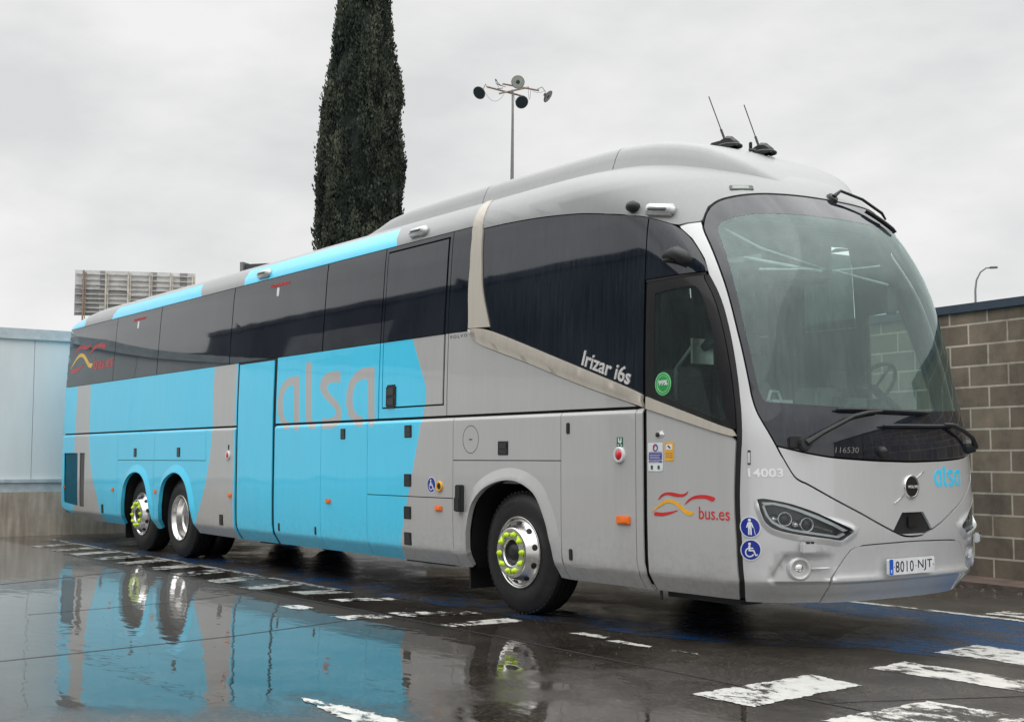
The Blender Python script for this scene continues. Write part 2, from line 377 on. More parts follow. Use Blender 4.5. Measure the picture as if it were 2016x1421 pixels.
strip([(-2.38, -4.6), (-2.41, -4.3), (-2.59, -3.11), (-2.98, -2.25)], .018)
strip([(-9, -2.3), (-3.3, -2.2), (1, -2.16), (9, -2.3)], .022)
strip([(4.1, -2.2), (4.6, -1.2), (5.2, 0)], .015)
o = jn.build('pavement_joint', 'black'); tag(o, kind='structure')

# ------------------------------------------------------------------ walls and buildings
mb = MB()
A0, A1 = Vector((-13.4, 6.43)), Vector((14, 2.86))
def wallbox(m, z0, z1, t0, t1, mi):
    d = (A1-A0).normalized(); n = Vector((-d.y, d.x))
    P = [A0+n*t0, A1+n*t0, A1+n*t1, A0+n*t1]
    m.add([(p.x, p.y, z0) for p in P]+[(p.x, p.y, z1) for p in P], [(0, 3, 2, 1), (4, 5, 6, 7), (0, 1, 5, 4), (1, 2, 6, 5), (2, 3, 7, 6), (3, 0, 4, 7)], mi)
bw = empty('block_wall', (A1.x, A1.y, 0), 'brown concrete block boundary wall with dark metal capping behind the coach', 'wall')
def under(o, p):
    bpy.context.view_layer.update(); o.parent = p; o.matrix_parent_inverse = p.matrix_world.inverted(); return o
m = MB(); wallbox(m, 0, 2.945, 0, .22, 0); under(m.build('block_wall_face', 'block_wall'), bw)
m = MB(); wallbox(m, 2.945, 3.035, -.04, .26, 0); under(m.build('metal_capping', 'wall_cap'), bw)
m = MB(); wallbox(m, 0, .05, -.62, -.003, 0); o = m.build('kerb', 'kerb_mat'); tag(o, kind='structure')

m = MB(); random.seed(21)
for _ in range(420):                              # rubble and grit along the kerb
    t = random.random(); p = A0.lerp(A1, t); d = (A1-A0).normalized(); n = Vector((-d.y, d.x)); q = p+n*(-.62-abs(random.gauss(0, .10))); s_ = random.uniform(.005, .020)
    m.add([(q.x-s_, q.y, .002), (q.x, q.y-s_*.8, .002), (q.x+s_, q.y, .002), (q.x, q.y+s_*.9, .002), (q.x+s_*.2, q.y, s_*.9)], [(0, 1, 4), (1, 2, 4), (2, 3, 4), (3, 0, 4)])
for _ in range(260):
    x, y = random.uniform(-3, 5.5), random.uniform(-4.6, 3.0); s_ = random.uniform(.0025, .007)
    m.add([(x-s_, y, .001), (x, y-s_*.8, .001), (x+s_, y, .001), (x, y+s_*.9, .001), (x+s_*.2, y, s_*.7)], [(0, 1, 4), (1, 2, 4), (2, 3, 4), (3, 0, 4)])
tag(m.build('grit', 'kerb_mat'), kind='stuff')
pb = empty('panel_building', (-13.5, -6, 0), 'low white insulated-panel building on a concrete plinth, left behind the coach', 'building')
m = MB()
y = -14.0
for i in range(18):
    m.box((-13.62, y+.004, .74), (-13.5, y+1.246, 3.36), 0); y += 1.25
m.box((-22, -14, .74), (-13.63, 6, 3.3), 0)
under(m.build('wall_panel', 'panel_white'), pb)
m = MB(); m.box((-22, -14.1, 3.36), (-13.47, 6.0, 3.512)); m.box((-13.5, -14.1, 3.33), (-13.45, 6.0, 3.36)); under(m.build('roof_edge', 'panel_trim'), pb)
m = MB(); m.box((-13.5, -14, .90), (-13.44, 6, .955)); m.box((-13.5, -14, .74), (-13.475, 6, .90)); under(m.build('base_flashing', 'panel_trim'), pb)
m = MB()
y = -14.1
for w in (3.3, 2.7, 3.0, 2.6, 3.2, 2.9, 3.0):
    m.box((-13.66, y+.006, 0), (-13.42, y+w-.006, .74), 0); y += w
under(m.build('plinth', 'concrete'), pb)

# a depot hall behind the camera: it shows in the coach's glass
hb = empty('depot_hall', (-25, -20, 0), 'long dark depot hall standing across the yard', 'building')
m = MB(); m.box((-53, -34, 0), (6, -20, 10.1)); m.box((-53.1, -34.1, 10.1), (6.1, -19.9, 10.35)); m.build('facade', 'facade_dark', hb).matrix_parent_inverse = Matrix.Translation((25, 20, 0))
m = MB(); m.box((-43, -20.06, 6.9), (-34, -19.97, 8.9)); m.build('window', 'sheet_dark', hb).matrix_parent_inverse = Matrix.Translation((25, 20, 0))
for i in range(5):
    m = MB(); m.box((-50+i*10.6, -20.06, 0), (-45+i*10.6, -19.95, 4.6)); m.build('roller_door', 'sheet_dark', hb).matrix_parent_inverse = Matrix.Translation((25, 20, 0))
hb2 = empty('depot_office', (-82, -20, 0), 'dark office block at the far end of the yard', 'building')
m = MB(); m.box((-95, -34, 0), (-69.6, -20, 11.0)); m.box((-69.6, -32, 0), (-66, -22, 6.5)); m.build('facade', 'facade_dark', hb2).matrix_parent_inverse = Matrix.Translation((82, 20, 0))

# ------------------------------------------------------------------ distant things (each in a frame facing the yard)
def frame(D, px):
    """base point at distance D in the direction of one column of the view, and the right vector there"""
    d = _fw*1.0+_r2*((px-1008)/2478.76); h = Vector((d.x, d.y, 0)).normalized()
    p = Vector((8.6656, -7.705, 0))+h*D
    return p, Vector((h.y, -h.x, 0)), h

# cypress
P0, RT, FD = frame(40, 708)
ct = empty('cypress_tree', P0, 'tall dark columnar cypress rising behind the coach roof', 'tree')
prof = [(.5, .3), (1.2, 1.1), (3, 1.45), (6, 1.52), (8.1, 1.46), (9.4, 1.40), (10.6, 1.34), (12.2, 1.30), (13.2, 1.22), (14.0, 1.02), (14.9, .86), (16.1, .74), (17.5, .58), (19, .4), (20.2, .05)]
def prad(z):
    for (z0, r0), (z1, r1) in zip(prof[:-1], prof[1:]):
        if z0 <= z <= z1: return r0+(r1-r0)*(z-z0)/(z1-z0)
    return .05
V = []; F = []; nn = 40; zz = [0.6+i*.16 for i in range(122)]
for z in zz:
    for k in range(nn):
        an = 2*math.pi*k/nn; rr = prad(z)*(.79+.05*math.sin(an*5+z*1.1)+.05*math.sin(an*9-z*2.7)+.03*random.random())
        V.append((rr*math.cos(an), rr*math.sin(an), z))
for i in range(len(zz)-1):
    for k in range(nn): F.append((i*nn+k, i*nn+(k+1) % nn, (i+1)*nn+(k+1) % nn, (i+1)*nn+k))
tone = [.03+random.random()*.10 for _ in V]  # core coloured near black so gaps between the sprays look shaded
lobes = [(random.random()*2*math.pi, random.uniform(1, 19.6), random.uniform(.16, .34)) for _ in range(560)]
def spray(base, out, s, tn):
    for _ in range(13):
        d = (Vector((0, 0, 1))*random.uniform(.8, 1.3)+out*random.uniform(.0, .45)+Vector((random.gauss(0, .28), random.gauss(0, .28), 0))).normalized()
        b = base+Vector((random.gauss(0, .035), random.gauss(0, .035), random.gauss(0, .1)))*s*6
        ln = random.uniform(.08, .19)*s*4.6; wd = ln*random.uniform(.18, .30)
        sd_ = d.cross(Vector((random.gauss(0, 1), random.gauss(0, 1), random.gauss(0, .4)))).normalized()*wd
        k = len(V); V.extend([tuple(b-sd_*.4), tuple(b+d*ln*.5-sd_), tuple(b+d*ln), tuple(b+d*ln*.5+sd_)]); F.append((k, k+1, k+2, k+3))
        t_ = min(1, max(0, tn+random.uniform(-.10, .10))); tone.extend([t_]*4)
for an, z, s in lobes:                           # upright flame-shaped lobes
    hgt = random.uniform(.7, 1.6); tn = random.uniform(.08, 1.1)
    r0 = prad(z)*random.choice([.82, .86, .90, .94, 1.0])
    for j in range(20):
        u = random.random(); zz_ = z+hgt*(u-.3); wv = s*math.sin(math.pi*min(1, max(.02, u*.9+.08)))**.7
        a2 = an+random.uniform(-1, 1)*wv/max(.3, r0)
        rr = min(r0, prad(zz_)*.95)+wv*.55*random.uniform(.3, 1)*(1-.6*abs(a2-an)*r0/max(wv, .05))
        o_ = Vector((math.cos(a2), math.sin(a2), 0)); spray(o_*rr+Vector((0, 0, zz_)), o_, random.uniform(.14, .22), tn*(0.5+.6*u))
for _ in range(1900):
    z = random.uniform(.8, 19.8); an = random.random()*2*math.pi; o_ = Vector((math.cos(an), math.sin(an), 0))
    spray(o_*prad(z)*random.uniform(.74, .93)+Vector((0, 0, z)), o_, .15, random.uniform(.15, .45))
o = mesh_obj('crown', V, F, 'cypress_leaf', ct, smooth=False)
at = o.data.attributes.new('tone', 'FLOAT', 'POINT'); at.data.foreach_set('value', tone[:len(V)])
m = MB(); m.tube([(0, 0, 0), (.03, 0, .8), (0, .02, 3), (0, 0, 12), (0, 0, 18)], [.24, .19, .16, .09, .03], 10); m.build('trunk', 'bark', ct)

# lamp mast
P0, RT, FD = frame(60, 1007.5)
lm = empty('lamp_mast', P0, 'tall thin steel floodlight mast with four round lamps on crossed arms', 'lamp mast')
lm.rotation_euler.z = math.atan2(RT.y, RT.x)
KZ = 243.
def lp(x, y, d=0): return Vector(((x-630)/KZ, d, 14.71+(1332-y)/KZ))
m = MB(); m.tube([(0, 0, 0), (0, 0, 10), lp(630, 1332), lp(636, 600), lp(636, 250)], [.16, .12, .09, .062, .055], 10); m.build('pole', 'galv_grey', lm, True)
m = MB()
for a_, b_ in (((335, 235, -.3), (770, 312, .25)), ((515, 140, .5), (950, 232, .35)), ((480, 330, -.5), (825, 175, .6))): m.tube([lp(*a_), lp(*b_)], .045, 6)
m.tube([lp(330, 240, -.3), lp(318, 200, -.3), lp(290, 265, -.3)], .02, 5); m.tube([lp(930, 215, .35), lp(985, 190, .35), lp(1025, 250, .3)], .022, 5); m.tube([lp(740, 310, .2), lp(738, 360, .1)], .03, 5)
m.build('cross_arm', 'rust_steel', lm)
def droop(a_, b_, s):
    m = MB()
    a_, b_ = Vector(a_), Vector(b_); m.tube([a_.lerp(b_, t/8)-Vector((0, 0, s*4*(t/8)*(1-t/8))) for t in range(9)], .009, 4); m.build('cable', 'galv_grey', lm)
droop(lp(310, 300, -.3), lp(530, 330, -.3), .38); droop(lp(820, 215, .3), lp(850, 230, .3), .5); droop(lp(870, 235, .3), lp(1010, 240, .3), .1); droop(lp(650, 300), lp(700, 440), .2)
for (x, y, d, nx, ny, nz_) in ((245, 305, -.3, -.45, -.75, -.62), (1052, 305, .3, .8, -.25, -.62), (697, 182, -.35, .05, -1, -.12), (742, 402, -.1, .25, -.75, -.5)):
    q = Vector((nx, ny, nz_)).to_track_quat('Z', 'Y').to_matrix().to_4x4(); M = Matrix.Translation(lp(x, y, d)) @ q
    m = MB(); m.lathe([(0.001, -.20), (.09, -.20), (.10, -.10), (.22, -.07), (.31, -.01), (.325, .02), (.30, .03), (.288, .026)], 24, 0, M); m.lathe([(.318, .022), (.326, .030), (.300, .034)], 24, 1, M); h = m.build('floodlight', ['lamp_dark', 'galv_grey'], lm, True)
    m = MB(); m.lathe([(.30, .028), (.20, .03), (.10, .032)], 24, 0, M); m.lathe([(.10, .034), (.001, .036)], 24, 1, M); m.build('lens', ['lamp_dark' if x in (245, 742) else 'lamp_lens', 'lamp_dark'], h)
# bird on the arm
bp_ = lp(470, 262, -.55); bp_w = Matrix.Translation(P0) @ Matrix.Rotation(lm.rotation_euler.z, 4, 'Z') @ bp_
rings = [(425, 158, .004), (432, 163, .018), (440, 172, .04), (445, 190, .045), (452, 208, .062), (464, 222, .06), (480, 228, .035), (500, 238, .022), (530, 248, .016), (556, 256, .010)]
V = []; F = []; mi = []
for i, (x, y, r_) in enumerate(rings):
    c_ = Vector(((x-470)/KZ, 0, (262-y)/KZ)); fl = 1 if i < 7 else .5
    t = Vector(((rings[min(i+1, 9)][0]-rings[max(i-1, 0)][0]), 0, -(rings[min(i+1, 9)][1]-rings[max(i-1, 0)][1]))).normalized(); s_ = t.cross(Vector((0, 1, 0))).normalized()
    for k in range(10): an = 2*math.pi*k/10; V.append(c_+s_*math.cos(an)*r_+Vector((0, 1, 0))*math.sin(an)*r_*fl)
for i in range(9):
    for k in range(10):
        F.append((i*10+k, i*10+(k+1) % 10, (i+1)*10+(k+1) % 10, (i+1)*10+k)); mi.append(1 if (i in (3, 4, 5) and 2 <= k <= 7) else 0)
bd = mesh_obj('magpie_bird', V, F, ['feather_black', 'feather_white'], None, mi); bd.location = bp_w; bd.rotation_euler.z = lm.rotation_euler.z
tag(bd, 'small black and white bird with long tail perched by the lamp mast arm', 'bird')
m = MB(); m.tube([(-.02, 0, .0), (-.03, 0, .09)], .006, 4); m.tube([(.01, .02, .0), (-.0, .02, .09)], .006, 4); m.tube([(-.05, 0, -.06), (.2, .3, .06)], .02, 5)
lg = m.build('leg', 'feather_black', bd)

# billboard seen from behind
P0, RT, FD = frame(80, 143)
bb = empty('billboard', P0, 'back of a weathered grey billboard on a rusty steel lattice, far left', 'billboard'); bb.rotation_euler.z = math.atan2(RT.y, RT.x)-.12
K = 4.7375*30.9
def bz(x, y): return ((x-205)/K, 12.65+(235-y)/K)
m = MB(); xs0 = [205, 415, 460, 660, 840, 905, 1025, 1100, 1170, 1238]; ys0 = [235, 330, 400, 460, 530, 640]
for i in range(9):
    for j in range(5):
        (x0, z1), (x1, z0) = bz(xs0[i], ys0[j]), bz(xs0[i+1], ys0[j+1])
        drk = (i in (1, 4, 7) and j < 4) or j >= 2 and (i+j) % 5 != 0
        m.box((x0+.004, 0, z0+.004), (x1-.004, .05, z1-.004), 1 if drk else 0)
m.build('advert_sheet', ['sheet_light', 'sheet_dark'], bb)
for i, x in enumerate((280, 470, 660, 845, 1025, 1215)):
    xx, zt = bz(x, 240); m = MB(); m.box((xx-.05, -.22, 0), (xx+.05, -.10, zt)); m.box((xx+.1, -.22, 9.6), (xx+.15, -.16, zt-.1))
    for j in range(5): m.tube([(xx, -.2, 9.9+j*.6), (xx+.12, -.06, 10.15+j*.6)], .03, 5)
    m.build('post', 'beige_steel' if i else 'rust_steel', bb)
for y in (270, 318, 365, 405, 450, 490, 530, 572, 610):
    x0, z = bz(262 if y in (318, 405, 490, 572) else 212, y); m = MB(); m.box((x0, -.12, z-.026), (bz(1240, 0)[0], -.04, z+.026)); m.build('rail', 'beige_steel', bb)
# street lamp beyond the wall
P0, RT, FD = frame(60, 1923)
sl = empty('street_lamp', P0, 'thin curved street lamp beyond the block wall at the right', 'street lamp'); sl.rotation_euler.z = math.atan2(RT.y, RT.x)
m = MB(); m.tube([(0, 0, 0), (0, 0, 6), (.02, 0, 8.9), (.08, 0, 9.35), (.25, 0, 9.7), (.5, 0, 9.88), (.72, 0, 9.88)], [.08, .06, .045, .04, .036, .033, .03], 8); m.build('pole', 'galv_grey', sl, True)
m = MB(); m.box((.62, -.09, 9.84), (1.0, .09, 9.93), bev=.03); m.build('lamp_head', 'galv_grey', sl)
# dark parapet cabin behind the roof
P0, RT, FD = frame(40, 472)
cb_ = empty('rooftop_cabin', P0, 'small dark green box structure just showing above the coach roof', 'cabin'); cb_.rotation_euler.z = math.atan2(RT.y, RT.x)-.5
m = MB(); m.box((.12, 0, 0), (3.4, 2.0, 7.36)); m.build('cabin_wall', 'cabin_green', cb_)
m = MB(); m.box((0, -.1, 0), (.11, .3, 7.42)); m.build('corner_post', 'galv_grey', cb_)

# ================================================================== the coach
def pchip(xs, ys):
    xs = np.array(xs, float); ys = np.array(ys, float); h = np.diff(xs); d = np.diff(ys)/h
    m = np.zeros(len(xs)); m[0] = d[0]; m[-1] = d[-1]
    for i in range(1, len(xs)-1):
        if d[i-1]*d[i] > 0:
            w1 = 2*h[i]+h[i-1]; w2 = h[i]+2*h[i-1]; m[i] = (w1+w2)/(w1/d[i-1]+w2/d[i])
    def f(x):
        x = np.clip(x, xs[0], xs[-1]); i = np.clip(np.searchsorted(xs, x)-1, 0, len(xs)-2); t = (x-xs[i])/h[i]
        return (2*t**3-3*t**2+1)*ys[i]+(t**3-2*t**2+t)*h[i]*m[i]+(-2*t**3+3*t**2)*ys[i+1]+(t**3-t**2)*h[i]*m[i+1]
    return f
# body profile: v = height up to 3.43 m, then arc length over the roof shoulder
_z = [.30, .36, .43, .458, .475, .49, .60, .75, 1.0, 1.75, 2.45, 3.0, 3.43]; _w = [1.150, 1.19, 1.237, 1.256, 1.2655, 1.270, 1.276, 1.280, 1.282, 1.282, 1.267, 1.236, 1.20]
_rz = [3.50, 3.56, 3.62, 3.67, 3.71, 3.74, 3.76, 3.775, 3.785, 3.79]; _rw = [1.177, 1.14, 1.09, 1.03, .95, .84, .70, .50, .25, 0.0]
TV = list(_z); TZ = list(_z); TW = list(_w); pz, pw, pv = 3.43, 1.20, 3.43
for z, w in zip(_rz, _rw):
    pv += math.hypot(z-pz, w-pw); TV.append(pv); TZ.append(z); TW.append(w); pz, pw = z, w
fZ = pchip(TV, TZ); fW = pchip(TV, TW); VMAX = TV[-1]
tXF = pchip([.3, .36, .43, .49, .55, .8, 1.1, 1.4, 1.8, 2.2, 2.6, 3., 3.3, 3.45, 3.6, 3.7, 3.785], [2.93, 2.965, 3.02, 3.055, 3.055, 3.072, 3.066, 3.06, 2.982, 2.91, 2.83, 2.647, 2.413, 2.263, 2., 1.7, 1.])
tD = pchip([.3, .8, 1.4, 1.8, 2.2, 2.6, 3.0, 3.3, 3.5, 3.785], [.66, .68, .72, .76, .83, .95, 1.1, 1.3, 1.5, 1.6])
EP, Q = 2.5, 1.6
XR, RR = -12.60, .14
XE = XR+.022                     # rear face and its corner radius
def xs_(v): z = fZ(v); return tXF(z)-tD(z)
def S(q, v):
    q = np.asarray(q, float); v = np.asarray(v, float); z = fZ(v); w = fW(v); xf = tXF(z); D = tD(z)
    th = np.clip(q/Q, 0, 2)*math.pi/2-math.pi/2
    c = np.cos(th).clip(0)**(2/EP); s = np.sign(np.sin(th))*np.abs(np.sin(th))**(2/EP)
    x = xf-D+D*c; x = np.where(q < 0, xf-D+q, x); x = np.where(q > 2*Q, xf-D-(q-2*Q), x)
    t = np.clip((XR+RR-x)/RR, 0, 1); w2 = w-RR*(1-np.sqrt(1-t*t))
    t = np.clip((-11.35-x)/1.2, 0, 1.1); z = z-.11*t*t*np.clip((z-3.43)/.35, 0, 1)
    return np.stack([x, w2*s, z+0*x], -1)
def nrm(f, q, v):
    h = 1.5e-3; q = np.asarray(q, float); v = np.asarray(v, float)
    a = f(q+h, v)-f(q-h, v); b = f(q, np.minimum(v+h, VMAX))-f(q, v-h)
    n = np.cross(a, b); l = np.linalg.norm(n, axis=-1, keepdims=True); return n/np.maximum(l, 1e-12)
def N0(q, v): return nrm(S, q, v)
def MP(q, v, off):
    o = off(q, v) if callable(off) else off
    o = np.asarray(o, float)
    return S(q, v)+N0(q, v)*(o[..., None] if o.ndim else o)
def qx(x, z, side=-1):
    """perimeter coordinate of the point of the right side at (x, z); z is v here"""
    zz = fZ(z); xf = tXF(zz); D = tD(zz); k = (x-xf+D)/D
    if k <= 0: return float(x-(xf-D))
    k = min(k, 1); e = (1-k**EP)**(1/EP); th = -math.atan2(e**(EP/2), k**(EP/2)); return float((th+math.pi/2)/(math.pi/2)*Q)
def dens(poly, st=.12, closed=True):
    out = []; n = len(poly)
    for i in range(n if closed else n-1):
        a_, b_ = poly[i], poly[(i+1) % n]; d = math.hypot(b_[0]-a_[0], b_[1]-a_[1]); k = max(1, int(math.ceil(d/st)))
        for j in range(k): out.append((a_[0]+(b_[0]-a_[0])*j/k, a_[1]+(b_[1]-a_[1])*j/k))
    if not closed: out.append(poly[-1])
    return out
def X(poly, st=.1):           # polygon given in (x, z) on the side -> dense (q, v)
    return [(qx(x, z), z) for x, z in dens(poly, st)]
def cat(pts, n=5, closed=False):   # Catmull-Rom smoothing of an open polyline
    if len(pts) < 3: return list(pts)
    P = [pts[0]]+list(pts)+[pts[-1]]; out = []
    for i in range(1, len(P)-2):
        p0, p1, p2, p3 = [np.array(p, float) for p in P[i-1:i+3]]
        for j in range(n):
            t = j/n; out.append(tuple(.5*((2*p1)+(-p0+p2)*t+(2*p0-5*p1+4*p2-p3)*t*t+(-p0+3*p1-3*p2+p3)*t**3)))
    out.append(tuple(pts[-1])); return out
def inside(pt, poly):
    x, y = pt; r = False; n = len(poly); j = n-1
    for i in range(n):
        xi, yi = poly[i]; xj, yj = poly[j]
        if (yi > y) != (yj > y) and x < (xj-xi)*(y-yi)/(yj-yi)+xi: r = not r
        j = i
    return r
def pin(P, poly):
    P = np.asarray(P); r = np.zeros(len(P), bool); n = len(poly); j = n-1
    for i in range(n):
        xi, yi = poly[i]; xj, yj = poly[j]
        if yi != yj: r ^= ((yi > P[:, 1]) != (yj > P[:, 1])) & (P[:, 0] < (xj-xi)*(P[:, 1]-yi)/(yj-yi)+xi)
        j = i
    return r
def tri2d(outline, holes=(), regions=(), pts=(), lines=()):
    V = []; E = []
    def loop(l, closed=True):
        k = len(V); n = len(l); V.extend(Vector(p) for p in l)
        E.extend((k+i, k+(i+1) % n) for i in range(n if closed else n-1))
    loop(outline)
    for h in holes: loop(h)
    for r_ in regions: loop(r_)
    for l in lines: loop(l, False)
    V.extend(Vector(p) for p in pts)
    r_ = delaunay_2d_cdt(V, E, [], 0, 1e-5)
    v2 = np.array([(p.x, p.y) for p in r_[0]]); f = np.array([t for t in r_[2] if len(t) == 3])
    c = v2[f].mean(1); ok = pin(c, outline)
    for h in holes: ok &= ~pin(c, h)
    f = f[ok]; c = c[ok]
    a = v2[f]; ar = (a[:, 1, 0]-a[:, 0, 0])*(a[:, 2, 1]-a[:, 0, 1])-(a[:, 2, 0]-a[:, 0, 0])*(a[:, 1, 1]-a[:, 0, 1])
    f[ar < 0] = f[ar < 0][:, ::-1]; keep = np.abs(ar) > 1e-9; return v2, f[keep], c[keep]
def mirror(p): return [(2*Q-a, b) for a, b in reversed(p)]
def clean_loose(ob):
    me = ob.data; used = np.zeros(len(me.vertices), bool); li = np.zeros(len(me.loops), int); me.loops.foreach_get('vertex_index', li); used[li] = True
    if used.all(): return
    bm = bmesh.new(); bm.from_mesh(me); bmesh.ops.delete(bm, geom=[v for v in bm.verts if not v.link_faces], context='VERTS'); bm.to_mesh(me); bm.free()
def patch(name, outline, mats='silver_side', parent=None, holes=(), regions=(), off=0., thick=.012, pts=(), lines=(), both=False, grid=True, rows=(), k_lip=False):
    """skin piece of the body: outline in (q, v); regions = [(polygon, material index)]; edge turned inwards by thick"""
    if isinstance(mats, str): mats = [mats]
    fin = []
    for i, a_ in enumerate(outline):
        b_ = outline[(i+1) % len(outline)]; fin.append(a_); xa, xb = a_[0]+xs_(a_[1]), b_[0]+xs_(b_[1]); k = int(math.hypot(a_[0]-b_[0], a_[1]-b_[1])/.02) if min(xa, xb) < -12.42 and abs(a_[0]-b_[0]) > .01 else 1
        for j in range(1, k): fin.append((a_[0]+(b_[0]-a_[0])*j/k, a_[1]+(b_[1]-a_[1])*j/k))
    outline = fin
    o = np.array(outline); q0, v0 = o.min(0); q1, v1 = o.max(0); P = list(pts)
    if grid:
        qs = [x for x in np.arange(math.floor(q0), q1, .35) if x < -.3]+list(np.arange(-.3, 3.5, .055))+[x for x in np.arange(3.6, q1, .35)]
        vv = [.33, .36, .372, .395, .42, .44, .455, .466, .475, .486, .50, .52, .55, .6, .7]+list(np.arange(.85, 1.6, .14))+[1.64, 1.656, 1.664, 1.672, 1.680]+list(np.arange(1.74, 3.4, .14))+list(np.arange(3.43, VMAX, .035))
        g = np.array([(a, b) for a in qs if q0 < a < q1 for b in vv if v0 < b < v1]+[(a, b) for a in np.arange(math.floor(q0), min(q1, -.3), .1) if a > q0 for b in vv[1:14]+[1.64, 1.656, 1.664, 1.672, 1.680] if v0 < b < v1]+[(x-float(xs_(b)), b) for x in (-12.57, -12.56, -12.55, -12.54, -12.53, -12.51, -12.49, -12.47, -12.45) for b in vv if v0 < b < v1 and q0 < -12.5])
        if len(g):
            g = g[pin(g, outline)]
            b = np.array(outline)
            d = np.min(np.hypot(g[:, None, 0]-b[None, :, 0], g[:, None, 1]-b[None, :, 1]), 1); P += [tuple(p) for p in g[d > .008]]
    rv = [x for x in (.458, .475, .490) if v0+.02 < x < v1]+list(rows)
    if off is lip or k_lip: rv += [ZT-.03, ZT-.021, ZT-.011]
    lines = list(lines)+[dens([(q0-.01, x), (q1+.01, x)], .05 if q1 > .1 else .1, False) for x in rv]
    P = [p for p in P if not rv or min(abs(p[1]-x) for x in rv) > .0125]
    regs = [r_[0] for r_ in regions]
    v2, f, c = tri2d(outline, holes, regs, P, lines)
    mi = np.zeros(len(f), int)
    for rg, k in regions: mi[pin(c, rg)] = k
    def make(mir):
        fn = lambda a, b: MP(a, b, off)
        P3 = fn(v2[:, 0], v2[:, 1]); NN = nrm(fn, v2[:, 0], v2[:, 1]); nin = N0(v2[:, 0], v2[:, 1]); ff = f; mm = mi
        # boundary edges
        cnt = {}
        for k, t in enumerate(ff):
            for a_, b_ in ((t[0], t[1]), (t[1], t[2]), (t[2], t[0])): cnt[(int(a_), int(b_))] = k
        VV = list(P3); FL = [tuple(int(i) for i in t) for t in ff]; ML = list(mm); LN = [NN[i] for t in FL for i in t]; low = {}
        def dn(i):
            if i not in low: low[i] = len(VV); VV.append(P3[i]-nin[i]*thick)
            return low[i]
        for (a_, b_), k in list(cnt.items()):
            if (b_, a_) in cnt: continue
            e = P3[b_]-P3[a_]; n = np.cross(e, NN[a_]); n = n/max(np.linalg.norm(n), 1e-9)
            FL.append((b_, a_, dn(a_), dn(b_))); LN += [n]*4; ML.append(mm[k])
        VV = np.array(VV); LN = np.array(LN)
        if mir:
            VV = VV*[1, -1, 1]; LN = LN*[1, -1, 1]; k = 0; L2 = []
            for t in FL: L2 += list(LN[k:k+len(t)][::-1]); k += len(t)
            LN = np.array(L2); FL = [t[::-1] for t in FL]
        ob = mesh_obj(name, VV, FL, mats, parent, ML, True); clean_loose(ob)
        ob.data.normals_split_custom_set([tuple(map(float, n)) for n in LN]); return ob
    o1 = make(False)
    return (o1, make(True)) if both else o1

def arcq(q0, v0, a):
    """perimeter coordinate a metres along the skin from q0 at height v0"""
    qs = np.linspace(q0-2.6, q0+2.6, 1041); P3 = S(qs, np.full_like(qs, v0)); s = np.concatenate([[0], np.cumsum(np.linalg.norm(np.diff(P3, axis=0), axis=1))])
    return np.interp(np.asarray(a)+np.interp(q0, qs, s), s, qs)
def decal(name, polys, q0, v0, mat, parent, off=.002, thick=.0015, flip=1, tris=None):
    """polygons (or ready triangles) in metres round an anchor on the skin"""
    out = []
    VV = []; NL = []; FL = []
    items = [tris] if tris else [tri2d(dens(p, .05))[:2] for p in polys]
    for v2, f in items:
        v2 = np.asarray(v2, float); q = arcq(q0, v0, v2[:, 0]*flip)
        v = v0+v2[:, 1]
        if q0 < -.02: q = q+(xs_(v0)-xs_(v))
        fn = lambda a, b: MP(a, b, off); P3 = fn(q, v); NN = nrm(fn, q, v); k = len(VV); VV += list(P3); NL += list(NN)
        FL += [tuple(int(i)+k for i in t) for t in f]
        e = {}
        for t in f:
            for a_, b_ in ((t[0], t[1]), (t[1], t[2]), (t[2], t[0])): e[(int(a_), int(b_))] = 1
        for (a_, b_) in e:
            if (b_, a_) in e: continue
            n = np.cross(P3[b_]-P3[a_], NN[a_]); n /= max(np.linalg.norm(n), 1e-9); i = len(VV)
            VV += [P3[a_], P3[b_], P3[b_]-NN[b_]*thick, P3[a_]-NN[a_]*thick]; NL += [n]*4; FL.append((i+3, i+2, i+1, i))
    return mesh_obj(name, VV, FL, mat, parent, None, True, NL)
def text_tris(s, w, h, bold=0., shear=0., space=1.):
    cu = bpy.data.curves.new('t', 'FONT'); cu.body = s; cu.offset = bold; cu.shear = shear; cu.space_character = space; cu.resolution_u = 3
    ob = bpy.data.objects.new('t', cu); COL.objects.link(ob); dg = bpy.context.evaluated_depsgraph_get(); me = bpy.data.meshes.new_from_object(ob.evaluated_get(dg))
    bm = bmesh.new(); bm.from_mesh(me); bmesh.ops.triangulate(bm, faces=bm.faces); bmesh.ops.remove_doubles(bm, verts=bm.verts, dist=1e-5)
    bm.verts.index_update(); v = np.array([(q.co.x, q.co.y) for q in bm.verts]); f = [[q.index for q in t.verts] for t in bm.faces]; bm.free()
    bpy.data.objects.remove(ob); bpy.data.curves.remove(cu); bpy.data.meshes.remove(me)
    lo = v.min(0); hi = v.max(0); v = (v-lo)/(hi-lo)*[w, h]
    a = v[f]; ar = (a[:, 1, 0]-a[:, 0, 0])*(a[:, 2, 1]-a[:, 0, 1])-(a[:, 2, 0]-a[:, 0, 0])*(a[:, 1, 1]-a[:, 0, 1]); f = np.array(f); f[ar < 0] = f[ar < 0][:, ::-1]
    return v, f
def rot2(v, a): c, s = math.cos(a), math.sin(a); return np.asarray(v) @ np.array([[c, s], [-s, c]])
def circ(r_, n=28, cx=0, cy=0, ry=None): return [(cx+r_*math.cos(2*math.pi*i/n), cy+(ry or r_)*math.sin(2*math.pi*i/n)) for i in range(n)]
